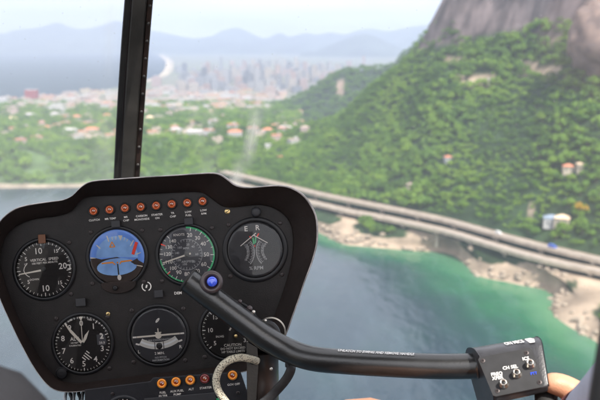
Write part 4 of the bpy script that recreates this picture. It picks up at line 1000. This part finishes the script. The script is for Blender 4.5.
# --- the two elevated roads
def viaduct(name, line, w, label, pier_every, pier_h, seed):
    root = empty(name, Vector((line[len(line) // 2].x, line[len(line) // 2].y, SEA + 5)), label=label, cat='elevated road', group='elevated roads along the shore')
    T = [(line[min(i + 1, len(line) - 1)] - line[max(0, i - 1)]).normalized() for i in range(len(line))]
    Nn = [Vector((-t.y, t.x, 0)).normalized() for t in T]
    def strip_(a, b, z0, z1, nm, mt, **k):
        s = MB(); s.loft([[p + n_ * x + Vector((0, 0, z)) for x, z in ((a, z0), (b, z0), (b, z1), (a, z1))] for p, n_ in zip(line, Nn)], closed=True, caps=True, flip=False); return s.build(nm, mt, root)
    strip_(-w / 2, w / 2, -1.7, -.004, 'deck', 'conc'); strip_(-w / 2 + .6, w / 2 - .6, 0, .006, 'carriageway', 'asph')
    strip_(-w / 2 - .05, -w / 2 + .3, 0, 1.0, 'parapet', 'conc'); strip_(w / 2 - .3, w / 2 + .05, 0, 1.0, 'parapet', 'conc')
    s = MB()
    for i in range(0, len(line) - 1):
        L_ = (line[i + 1] - line[i]).length
        for q in range(int(L_ / 8)):
            a = line[i].lerp(line[i + 1], q * 8 / L_); b = line[i].lerp(line[i + 1], (q * 8 + 3.5) / L_); n_ = Nn[i] * .12; z = Vector((0, 0, .012))
            s.add([a - n_ + z, b - n_ + z, b + n_ + z, a + n_ + z], [(0, 1, 2, 3)])
    if s.f: s.build('lane_marking', 'paint', root)
    acc = 0
    for i in range(1, len(line)):
        acc += (line[i] - line[i - 1]).length
        if acc > pier_every:
            acc = 0; p = line[i]; s = MB(); s.box((p.x, p.y, p.z - 1.7 - pier_h), 2.2, 2.2, pier_h, math.atan2(T[i].y, T[i].x)); s.box((p.x, p.y, p.z - 3.0), 2.4, w * .86, 1.3, math.atan2(T[i].y, T[i].x)); s.build('pier', 'conc', root)
    return root
viaduct('viaduct', LO, 9.2, 'lower elevated concrete road above the shore rocks', 32, 14, 1)
viaduct('viaduct', UP, 8.4, 'upper elevated concrete road at the foot of the wooded hill', 38, 8, 2)

# vehicle
def van(px, py, z, line, label, body, cat='van', L_=5.2, Wd=2.0, Hh=2.1):
    p = G(px, py, z); k = min(range(1, len(line) - 1), key=lambda i: (line[i] - p).length); t = (line[k + 1] - line[k - 1]).normalized(); n_ = Vector((-t.y, t.x, 0)); up = Vector((0, 0, 1)); p = Vector((line[k].x, line[k].y, line[k].z + .012)) + n_ * 1.6
    root = empty(cat, p, label=label, cat=cat)
    pf = [(-.5, .18), (-.5, .62), (-.44, .97), (-.38, 1.0), (.16, 1.0), (.26, .93), (.36, .62), (.47, .52), (.5, .40), (.5, .18)]
    s = MB(); rows_ = []
    for y, k_ in ((-.5, .93), (-.46, 1), (.46, 1), (.5, .93)): rows_.append([p + t * (a * L_) + n_ * (y * Wd) + up * (.18 + (b - .18) * k_ if b > .5 else b) * Hh for a, b in pf])
    s.loft(rows_, closed=True, caps=True); s.build('body', body, root)
    gm = mat('vehicle glass', (.02, .025, .03), .1, coat=.5) if 'vg' not in M else M['vg']; M['vg'] = gm
    s = MB()
    for y in (-.505, .505): s.add([p + t * (a * L_) + n_ * (y * Wd) + up * b * Hh for a, b in ((-.42, .62), (.28, .62), (.17, .90), (-.38, .90))], [(0, 1, 2, 3)])
    s.add([p + t * (a * L_ + .02) + n_ * (y * Wd) + up * b * Hh for a, b, y in ((.355, .64, -.42), (.355, .64, .42), (.268, .90, .40), (.268, .90, -.40))], [(0, 1, 2, 3)]); s.build('windows', gm, root)
    for a in (-.3, .32):
        for y in (-.47, .47):
            s = MB(); c_ = p + t * (a * L_) + n_ * (y * Wd) + up * .36; s.lathe(lambda x, y_, h, c_=c_: c_ + t * x + up * y_ + n_ * h, [(.36, -.11), (.36, .11), (.22, .12), (.18, .10)], 16); s.build('wheel', 'rubber', root)
M['vblue'] = mat('blue vehicle paint', (.06, .13, .50), .35, coat=.6); M['vwhite'] = mat('white vehicle paint', (.75, .75, .74), .35, coat=.6)
van(551, 248, -145, UP, 'blue van driving on the upper elevated road', 'vblue', Hh=2.4, L_=6.2, Wd=2.2)
van(497, 233, -145, UP, 'white van driving on the upper elevated road', 'vwhite')

# --- houses
RF = {'orange': mat('orange roof tiles', (.40, .16, .09), .85, var=.2, scale=.6), 'white': mat('white roof', (.34, .33, .32), .8, var=.1, scale=.3), 'grey': mat('grey roof', (.32, .30, .30), .8, var=.2, scale=.3), 'pink': mat('pinkish roof', (.28, .22, .19), .85, var=.2, scale=.4), 'tan': mat('tan roof', (.50, .38, .26), .85, var=.2, scale=.4), 'blue': mat('blue grey roof', (.15, .19, .24), .7)}
WL = {'white': mat('white wall', (.34, .34, .33), .85, var=.08, scale=.3), 'cream': mat('cream wall', (.34, .30, .23), .85, var=.08, scale=.3), 'pink': mat('pink wall', (.31, .25, .23), .85, var=.08, scale=.3), 'grey': mat('grey wall', (.38, .38, .40), .85, var=.1, scale=.3), 'red': mat('dark red wall', (.22, .035, .04), .8, var=.1, scale=.3)}
M['win'] = mat('dark window', (.04, .045, .055), .2, coat=.3)
DG = None
def ground_z(x, y):
    best = None
    for o_ in (hill, hl):
        inv = MW[o_.name].inverted(); a = inv @ Vector((x, y, 400)); hit, loc, _, _ = o_.ray_cast(a, Vector((0, 0, -1)))
        if hit:
            z = (MW[o_.name] @ loc).z; best = z if best is None else max(best, z)
    return best
def ray_land(px, py):
    d = ray(px, py).normalized(); best = None
    for o_ in (hill, hl):
        inv = MW[o_.name].inverted(); hit, loc, _, _ = o_.ray_cast(inv @ Vector((0, 0, 0)), d)
        if hit:
            w_ = MW[o_.name] @ loc
            if best is None or w_.length < best.length: best = w_
    return best
bpy.context.view_layer.update()
HOUSES = []
def house(px, py, w, d, h, rz, wall, roof, label, kind='hip', name='house', group=None, loc=None):
    p = loc or ray_land(px, py)
    if p is None: return
    HOUSES.append((p.x, p.y, max(w, d) * .75)); root = empty(name, p - Vector((0, 0, 1)), label=label, cat='house', group=group)
    s = MB(); s.box(p - Vector((0, 0, 3)), w, d, h + 3, rz); s.build('wall', WL[wall], root)
    ca, sa = math.cos(rz), math.sin(rz); tr = lambda x, y, z: p + Vector((x * ca - y * sa, x * sa + y * ca, z))
    s = MB(); e = .6; rh = min(w, d) * .28 if kind == 'hip' else .5
    if kind == 'hip':
        rr = max(0, (w - d) / 2); A_ = [tr(x, y, h) for x, y in ((-w / 2 - e, -d / 2 - e), (w / 2 + e, -d / 2 - e), (w / 2 + e, d / 2 + e), (-w / 2 - e, d / 2 + e))] + [tr(-rr, 0, h + rh), tr(rr, 0, h + rh)]
        s.add(A_, [(0, 1, 5, 4), (1, 2, 5), (2, 3, 4, 5), (3, 0, 4), (3, 2, 1, 0)])
    else: s.box(p + Vector((0, 0, h)), w + .8, d + .8, .5, rz)
    s.build('roof', RF[roof], root)
    fl = max(1, int(h / 3.1))
    for k_ in range(fl):
        nw = max(2, int(w / 4))
        for i in range(nw):
            x = -w / 2 + (i + .5) * w / nw; z = 1.0 + k_ * 3.1; s = MB(); y = -d / 2 - .03
            s.add([tr(x - .7, y, z), tr(x + .7, y, z), tr(x + .7, y, z + 1.4), tr(x - .7, y, z + 1.4)], [(0, 1, 2, 3)]); s.build('window', 'win', root)
    return root
for a in [(46, 131, 17, 11, 6, .2, 'white', 'orange', 'orange roofed house, second from the left on the headland'), (77, 120, 16, 11, 7, -.3, 'white', 'orange', 'orange roofed house high on the headland left of the windscreen bar'), (92, 132, 22, 11, 5, .1, 'cream', 'orange', 'long orange roofed house just left of the windscreen bar'),
          (70, 134, 22, 10, 7, .05, 'white', 'white', 'white flat roofed house between two orange roofs'), (107, 118, 14, 10, 6, .4, 'pink', 'orange', 'small orange roofed pink house touching the windscreen bar'), (12, 122, 18, 12, 7, .2, 'cream', 'tan', 'cream house among trees at the left edge'), (30, 118, 20, 12, 7, -.1, 'white', 'grey', 'grey roofed white house above the trees at the left'),
          (55, 117, 16, 12, 7, .3, 'grey', 'grey', 'grey house behind the orange roofs on the headland'), (235, 135, 20, 11, 5, .1, 'white', 'orange', 'orange roofed house right of the long white building'), (200, 135, 42, 11, 6, .04, 'white', 'white', 'long white building on the headland right of the windscreen bar'), (150, 122, 14, 12, 9, .2, 'cream', 'tan', 'cream house just right of the windscreen bar'),
          (176, 133, 18, 11, 6, -.1, 'grey', 'grey', 'grey house left of the long white building'), (160, 137, 14, 10, 5, .2, 'white', 'pink', 'pink roofed house beside the windscreen bar'), (268, 133, 15, 10, 5, .2, 'grey', 'orange', 'orange roofed house on the near slope, right of the painted windscreen reflection'), (285, 131, 20, 10, 5, 0, 'grey', 'grey', 'grey house where the hill meets the headland'), (280, 160, 9, 7, 4, .2, 'white', 'orange', 'small orange roofed house low on the wooded slope'), (305, 131, 12, 9, 5, .1, 'pink', 'pink', 'pink house at the top of the wooded slope'),
          (448, 160, 6, 5, 3, .3, 'grey', 'orange', 'tiny orange roofed house in the middle of the forest'), (568, 171, 8, 6, 4, -.2, 'cream', 'orange', 'orange roofed house high in the forest at the right'), (579, 170, 4, 4, 5, .1, 'cream', 'tan', 'tiny cream house beside an orange roof high in the forest at the right'),
          (551, 224, 11, 9, 5, -.3, 'white', 'blue', 'blue grey roofed house in the forest above the road'), (562, 224, 10, 9, 5, -.5, 'cream', 'tan', 'tan roofed cream house in the forest above the road'), (409, 187, 7, 5, 3, .3, 'pink', 'pink', 'pinkish house in the forest above the road bend')]:
    house(*a)
house(268, 149, 7, 7, 6, 0, 'white', 'white', 'small white house standing alone on the wooded slope', 'flat'); house(490, 83, 6, 5, 4, 0, 'cream', 'white', 'white house beside bare earth high on the hill', 'flat')
house(32, 98.3, 34, 26, 26, .05, 'red', 'grey', 'dark red block standing by the sea at the left', 'flat', 'apartment_block', loc=G(32, 98.3, -168))
house(3, 103, 26, 20, 20, .05, 'grey', 'grey', 'grey block at the left edge near the sea', 'flat', 'apartment_block', loc=G(2, 105, -160))

# --- the city: towers and low blocks, each one a building of its own
def facade(name, c, dark, sx=.35):
    m = bpy.data.materials.new(name); m.use_nodes = True; n, l = m.node_tree.nodes, m.node_tree.links; b = n['Principled BSDF']; b.inputs['Roughness'].default_value = .7
    t = n.new('ShaderNodeTexCoord'); sp = n.new('ShaderNodeSeparateXYZ'); l.new(t.outputs['Object'], sp.inputs[0])
    z = n.new('ShaderNodeMath'); z.operation = 'MULTIPLY'; z.inputs[1].default_value = 1 / 3.2; l.new(sp.outputs[2], z.inputs[0]); fz = n.new('ShaderNodeMath'); fz.operation = 'FRACT'; l.new(z.outputs[0], fz.inputs[0])
    gt = n.new('ShaderNodeMath'); gt.operation = 'GREATER_THAN'; gt.inputs[1].default_value = .45; l.new(fz.outputs[0], gt.inputs[0])
    ax_ = n.new('ShaderNodeMath'); ax_.operation = 'ADD'; l.new(sp.outputs[0], ax_.inputs[0]); l.new(sp.outputs[1], ax_.inputs[1]); xx = n.new('ShaderNodeMath'); xx.operation = 'MULTIPLY'; xx.inputs[1].default_value = sx; l.new(ax_.outputs[0], xx.inputs[0])
    fx = n.new('ShaderNodeMath'); fx.operation = 'FRACT'; l.new(xx.outputs[0], fx.inputs[0]); g2 = n.new('ShaderNodeMath'); g2.operation = 'GREATER_THAN'; g2.inputs[1].default_value = .4; l.new(fx.outputs[0], g2.inputs[0])
    mu = n.new('ShaderNodeMath'); mu.operation = 'MULTIPLY'; l.new(gt.outputs[0], mu.inputs[0]); l.new(g2.outputs[0], mu.inputs[1])
    x = n.new('ShaderNodeMix'); x.data_type = 'RGBA'; x.inputs[6].default_value = (*c, 1); x.inputs[7].default_value = (*dark, 1); l.new(mu.outputs[0], x.inputs[0]); l.new(x.outputs[2], b.inputs['Base Color']); return m
FC = [facade('tower white', (.27, .27, .28), (.10, .11, .13)), facade('tower cream', (.32, .29, .26), (.10, .10, .11)), facade('tower pink', (.32, .25, .24), (.12, .10, .10)), facade('tower grey', (.22, .23, .25), (.07, .08, .10)), facade('tower dark', (.15, .16, .18), (.05, .06, .08))]
rnd = random.Random(5)
def tower_mesh(mi, w, d, h):
    s = MB(); s.box((0, 0, 0), w, d, h); s.box((0, 0, h), w * .45, d * .5, 4.5); s.box((w * .5 + .8, 0, 3), 1.6, d * .6, h - 6)
    me = bpy.data.meshes.new('apartment_tower'); me.from_pydata(s.v, [], s.f); me.materials.append(FC[mi]); return me
tm = [tower_mesh(mi, w, d, h) for mi in range(5) for w, d, h in ((24, 18, 62), (17, 17, 82), (34, 15, 48))]
CITY_T = []
for _ in range(4000):
    if len(CITY_T) >= 270: break
    px = rnd.triangular(150, 405, 265); py = rnd.triangular(63, 97, 84)
    if px < 172 and py < 84: continue
    if px < 190 and py < 70: continue
    p = G(px, py, -168.5)
    if any((p - q).length < 34 for q in CITY_T): continue
    CITY_T.append(p); o = bpy.data.objects.new('apartment_tower', rnd.choice(tm)); COL.objects.link(o); k_ = rnd.uniform(.4, .95) * (1 if py < 88 else .75)
    o.matrix_world = Matrix.Translation(p) @ Matrix.Rotation(rnd.uniform(-.4, .4), 4, 'Z') @ Matrix.Diagonal((1, 1, k_, 1))
    props(o, 'pale apartment tower in the hazy city beyond the headland', 'apartment tower', 'apartment towers of the far city')
lm = []
for mi in range(3):
    for w, d, h in ((22, 14, 9), (15, 12, 7), (34, 16, 12)):
        for rf in ('white', 'pink', 'orange', 'grey'):
            s = MB(); s.box((0, 0, 0), w, d, h); s.box((0, 0, h), w + 1, d + 1, .8, 0, 1); s.box((w * .2, 0, h + .8), w * .3, d * .4, 2.4)
            me = bpy.data.meshes.new('low_building'); me.from_pydata(s.v, [], s.f); me.materials.append(list(WL.values())[mi]); me.materials.append(RF[rf]); me.polygons.foreach_set('material_index', s.m); lm.append(me)
LOWB = []
for _ in range(6000):
    if len(LOWB) >= 290: break
    px = rnd.uniform(-5, 285); py = rnd.triangular(84, 116, 100)
    if py < 99.5 - max(0, px - 20) * .125 and px < 160: continue
    if px > 230 and py > 112 : continue
    p = G(px, py, -168.5)
    if py > 104:
        q = ray_land(px, py)
        if q is None: continue
        p = q - Vector((0, 0, 1))
    if any((p - q).length < 17 for q in LOWB) : continue
    LOWB.append(p); HOUSES.append((p.x, p.y, 12)); o = bpy.data.objects.new('low_building', rnd.choice(lm)); COL.objects.link(o)
    o.matrix_world = Matrix.Translation(p) @ Matrix.Rotation(rnd.uniform(-.6, .6), 4, 'Z'); props(o, 'low pale block on the flat land between headland and towers', 'building', 'low blocks near the sea')

for _ in range(900):
    if len(LOWB) >= 298 + 34: break
    px = rnd.uniform(0, 300); py = rnd.triangular(110, 146, 130)
    if any(abs(px - a_) < 7 and abs(py - b_) < 4 for a_, b_ in ((46, 131), (77, 120), (92, 132), (70, 134), (12, 122), (235, 135), (200, 135), (268, 133), (268, 149))): continue
    p = ray_land(px, py)
    if p is None or any((p - q).length < 22 for q in LOWB): continue
    LOWB.append(p); HOUSES.append((p.x, p.y, 9)); o = bpy.data.objects.new('village_house', lm[rnd.choice((0, 1, 2)) * 12 + 4 + rnd.choice((1, 2, 2, 2))]); COL.objects.link(o)
    o.matrix_world = Matrix.Translation(p - Vector((0, 0, 1))) @ Matrix.Rotation(rnd.uniform(-.6, .6), 4, 'Z') @ Matrix.Diagonal((.9, .9, 1, 1)); props(o, 'small flat roofed village house half hidden by trees on the headland', 'village house', 'small houses in the headland trees')

# --- shore boulders
bmsh = []
for k_ in range(6):
    bm = bmesh.new(); bmesh.ops.create_icosphere(bm, subdivisions=2, radius=1)
    for v in bm.verts: v.co *= 1 + .35 * fbm(v.co, 1.1, k_ * 5)
    me = bpy.data.meshes.new('boulder'); bm.to_mesh(me); bm.free(); me.materials.append(M['shore']); bmsh.append(me)
SB = catmull(r_shore, 12); SBn = catmull(r_bench, 12)
for k_ in range(230):
    i = rnd.randrange(len(SB)); f_ = abs(rnd.gauss(0, .4)); p = SB[i].lerp(SBn[i], f_) + Vector((rnd.uniform(-3, 3), rnd.uniform(-2, 2), 0)); px, py, _ = proj(p)
    if not (312 < px < 625): continue
    z = ground_z(p.x, p.y); r_ = rnd.uniform(.8, 2.7)
    o = bpy.data.objects.new('boulder', rnd.choice(bmsh)); COL.objects.link(o)
    o.matrix_world = Matrix.Translation((p.x, p.y, max(z or SEA, SEA) + r_ * .15)) @ Matrix.Rotation(rnd.uniform(0, 6), 4, 'Z') @ Matrix.Diagonal((r_ * rnd.uniform(.9, 1.5), r_, r_ * rnd.uniform(.45, .8), 1))
    props(o, 'pale boulder on the waterline below the elevated roads', 'boulder', 'boulders along the shore')

# --- trees
def crown_np(seed, nq, core=True):
    """crown of unit radius: clumps of leaf faces over an uneven dome"""
    g_ = np.random.default_rng(seed); nc = 9
    cc = []
    for i in range(nc):
        a = g_.uniform(0, 2 * np.pi); e = g_.uniform(.05, 1); r_ = g_.uniform(.35, .72)
        cc.append((r_ * np.cos(a) * np.sqrt(1 - e * e * .8), r_ * np.sin(a) * np.sqrt(1 - e * e * .8), .45 + .42 * e * g_.uniform(.6, 1.15)))
    cc = np.array(cc); cr = g_.uniform(.24, .46, nc); V_, F_ = [], []
    for i in range(nq):
        k_ = g_.integers(nc); n_ = g_.normal(size=3); n_ /= np.linalg.norm(n_); n_[2] = abs(n_[2]) if g_.random() < .8 else n_[2]
        p = cc[k_] + n_ * cr[k_] * g_.uniform(.8, 1.08); nn = n_ + g_.normal(size=3) * .35; nn /= np.linalg.norm(nn)
        a = np.cross(nn, [0.3, .2, .93]); a /= np.linalg.norm(a); b = np.cross(nn, a); sz = g_.uniform(.07, .14); th_ = g_.uniform(0, np.pi)
        u = (a * np.cos(th_) + b * np.sin(th_)) * sz; w_ = (-a * np.sin(th_) + b * np.cos(th_)) * sz * .6; c0 = len(V_)
        V_ += [p - u, p + w_, p + u, p - w_]; F_.append((c0, c0 + 1, c0 + 2, c0 + 3))
    return np.array(V_), np.array(F_)
def mesh_np(name, V_, F_, mt):
    me = bpy.data.meshes.new(name); me.vertices.add(len(V_)); me.vertices.foreach_set('co', V_.astype('f').ravel()); me.loops.add(F_.size); me.loops.foreach_set('vertex_index', F_.astype('i').ravel())
    me.polygons.add(len(F_)); me.polygons.foreach_set('loop_start', np.arange(0, F_.size, F_.shape[1], dtype='i')); me.polygons.foreach_set('loop_total', np.full(len(F_), F_.shape[1], 'i')); me.materials.append(mt); me.update(calc_edges=True); return me
crv = [crown_np(40 + k_, 420) for k_ in range(8)]; crs = [crown_np(80 + k_, 150) for k_ in range(10)]
CR = [mesh_np('crown', v, f_, M['crown']) for v, f_ in crv]; CY = mesh_np('crown', *crown_np(99, 420), M['yellow'])
def trunk_mesh(seed):
    q = random.Random(seed); s = MB(); z = Vector
    s.tube([z((0, 0, -.5)), z((.02, 0, 0)), z((.05 * q.uniform(-1, 1), .03, .35)), z((.06, .04 * q.uniform(-1, 1), .7))], [.06, .045, .035, .02], 8)
    for k_ in range(4): a = q.uniform(0, 6.28); s.tube([z((0, 0, .25 + k_ * .08)), z((.25 * math.cos(a), .25 * math.sin(a), .5 + k_ * .06)), z((.45 * math.cos(a), .45 * math.sin(a), .62 + k_ * .07))], [.025, .016, .008], 6)
    me = bpy.data.meshes.new('trunk'); me.from_pydata(s.v, [], s.f); me.materials.append(M['trunk']); return me
TK = [trunk_mesh(k_) for k_ in range(4)]
pts = []
def scatter(G_, NVs, spacing, cond, rmin, rmax, seed):
    q = random.Random(seed)
    for i in range(len(G_) - 1):
        for j in range(len(G_[0]) - 1):
            a, b, c, d = G_[i][j], G_[i][j + 1], G_[i + 1][j + 1], G_[i + 1][j]
            ar = (b - a).cross(d - a).length * .5 + (b - c).cross(d - c).length * .5; n_ = ar / spacing ** 2; n_ = int(n_) + (q.random() < n_ - int(n_))
            for _ in range(min(n_, 400)):
                u, v = q.random(), q.random(); p = a.lerp(b, u).lerp(d.lerp(c, u), v); t = (i + v) / NVs; px, py, dd = proj(p)
                if not (-60 < px < 690) or not (-30 < py < 330) or not cond(t, px, py, p): continue
                if any((p.x - hx) ** 2 + (p.y - hy) ** 2 < hr * hr for hx, hy, hr in HOUSES if abs(p.x - hx) < hr): continue
                # keep the view of each house open from below
                pts.append((p, q.uniform(rmin, rmax) * (.8 + .4 * (fbm(p, .01, 4) + .5)), min(1, max(0, .5 + .9 * fbm(p, .018, 31) + .9 * (q.random() - .5)))))
def near_road(p):
    for L_ in (LO, UP):
        for k_ in range(0, len(L_) - 1):
            a, b = L_[k_], L_[k_ + 1]
            if abs(a.x - p.x) > 60: continue
            ab = Vector((b.x - a.x, b.y - a.y)); ap = Vector((p.x - a.x, p.y - a.y)); t = max(0, min(1, ab.dot(ap) / ab.length_squared))
            if (ap - ab * t).length < 10: return True
    return False
def c_hill(t, px, py, p):
    if t > 7.9 or (t > 7.0 and px > 418 and fbm(p, .02, 9) > -.3 + (8 - t) * .2): return False
    if t < 1.9: return False
    if t < 4.7 and near_road(p): return False
    if t < 4.0:
        if fbm(p, .02, 9) > (.05 if px < 430 else -.15): return False
        return p.z < -153 and (360 < px < 430 or px > 500 or random.random() < .4)
    for bx, by, bw, bh in BARE:
        if ((px - bx) / bw) ** 2 + ((py - by) / bh) ** 2 < 1.1: return False
    return fbm(p, .03, 21) < .62
scatter(HG, NV, 5.5, c_hill, 3.0, 6.4, 1)
scatter(LG, 7, 8.6, lambda t, px, py, p: t > 2.5 and t < 7.6 and px < 330 and (fbm(p, .02, 2) < (.35 if t < 5 else .12)), 4.2, 9.0, 2)
RP = []
q_ = random.Random(3)
for i in range(len(ridge_rows) - 1):
    for j in range(len(ridge_rows[0]) - 1):
        a, b, c, d = ridge_rows[i][j], ridge_rows[i][j + 1], ridge_rows[i + 1][j + 1], ridge_rows[i + 1][j]
        for _ in range(int((b - a).cross(d - a).length / 190 + q_.random())):
            u, v = q_.random(), q_.random(); p = a.lerp(b, u).lerp(d.lerp(c, u), v); px, py, dd = proj(p)
            if 225 < px < 450 and i < 14 and ((px - 341) / 4) ** 2 + ((py - 87) / 9) ** 2 > 1.1: RP.append((p, q_.uniform(6, 11), q_.uniform(0, .3)))
def hidden_by_panel(px, py): return py > 178 and px < 312
cand = []
for k_, (p, r_, q_) in enumerate(pts):
    px, py, d = proj(p)
    if -2 < px < 602 and 0 < py < 300 and not hidden_by_panel(px, py): cand.append((r_ / d, k_))
cand.sort(reverse=True); solo = set(k_ for _, k_ in cand[:299])
pts += RP
q = random.Random(9); acc_v, acc_f, acc_t = [], [], []; base = 0
for k_, (p, r_, tint) in enumerate(pts):
    if k_ in solo:
        root = bpy.data.objects.new('broadleaf_tree', None); COL.objects.link(root); root.location = p; root.empty_display_size = 2
        px = proj(p)[0]; props(root, 'large rounded broadleaf tree in the forest near the elevated roads', 'tree', 'larger trees above the elevated roads')
        a = q.uniform(0, 6.28); hgt = r_ * q.uniform(1.0, 1.35)
        for nm, me in (('crown', q.choice(CR)), ('trunk', q.choice(TK))):
            o = bpy.data.objects.new(nm, me); COL.objects.link(o); o.parent = root; o.rotation_euler = (0, 0, a); o.scale = (r_, r_, hgt)
    else:
        V_, F_ = crs[q.randrange(10)]; a = q.uniform(0, 6.28); ca, sa = math.cos(a), math.sin(a); hgt = r_ * q.uniform(.95, 1.35)
        X = np.stack([(V_[:, 0] * ca - V_[:, 1] * sa) * r_ + p.x, (V_[:, 0] * sa + V_[:, 1] * ca) * r_ + p.y, V_[:, 2] * hgt + p.z - .5], 1)
        acc_v.append(X); acc_f.append(F_ + base); base += len(V_); acc_t.append(np.full(len(V_), tint, 'f'))
me = mesh_np('forest', np.concatenate(acc_v), np.concatenate(acc_f), M['forest']); at = me.attributes.new('tint', 'FLOAT', 'POINT'); at.data.foreach_set('value', np.concatenate(acc_t))
fo = bpy.data.objects.new('forest', me); COL.objects.link(fo); fo['kind'] = 'stuff'
print('TREES', len(pts), 'quads', len(me.polygons))
yp = ray_land(581, 214)
root = bpy.data.objects.new('blossom_tree', None); COL.objects.link(root); root.location = yp; props(root, 'yellow blossoming tree in the forest at the right', 'tree')
for nm, me_ in (('crown', CY), ('trunk', TK[0])):
    o = bpy.data.objects.new(nm, me_); COL.objects.link(o); o.parent = root; o.scale = (5.5, 5.5, 8)

# --- the air
def haze():
    s = MB(); z0, z1 = -186, 640
    x0, x1, y0, y1 = -15500, 15500, -400, 17000
    s.add([(x0, y0, z0), (x1, y0, z0), (x1, y1, z0), (x0, y1, z0), (x0, y0, z1), (x1, y0, z1), (x1, y1, z1), (x0, y1, z1)], [(3, 2, 1, 0), (4, 5, 6, 7), (0, 1, 5, 4), (1, 2, 6, 5), (2, 3, 7, 6), (3, 0, 4, 7)])
    m = bpy.data.materials.new('haze'); m.use_nodes = True; n, l = m.node_tree.nodes, m.node_tree.links; n.remove(n['Principled BSDF'])
    v = n.new('ShaderNodeVolumePrincipled'); v.inputs['Color'].default_value = (.66, .78, 1.0, 1); v.inputs['Density'].default_value = HAZE; v.inputs['Anisotropy'].default_value = .2
    l.new(v.outputs[0], n['Material Output'].inputs['Volume']); M['haze'] = m
    s.build('haze', 'haze', kind='stuff')
HAZE = 0.00015
haze()
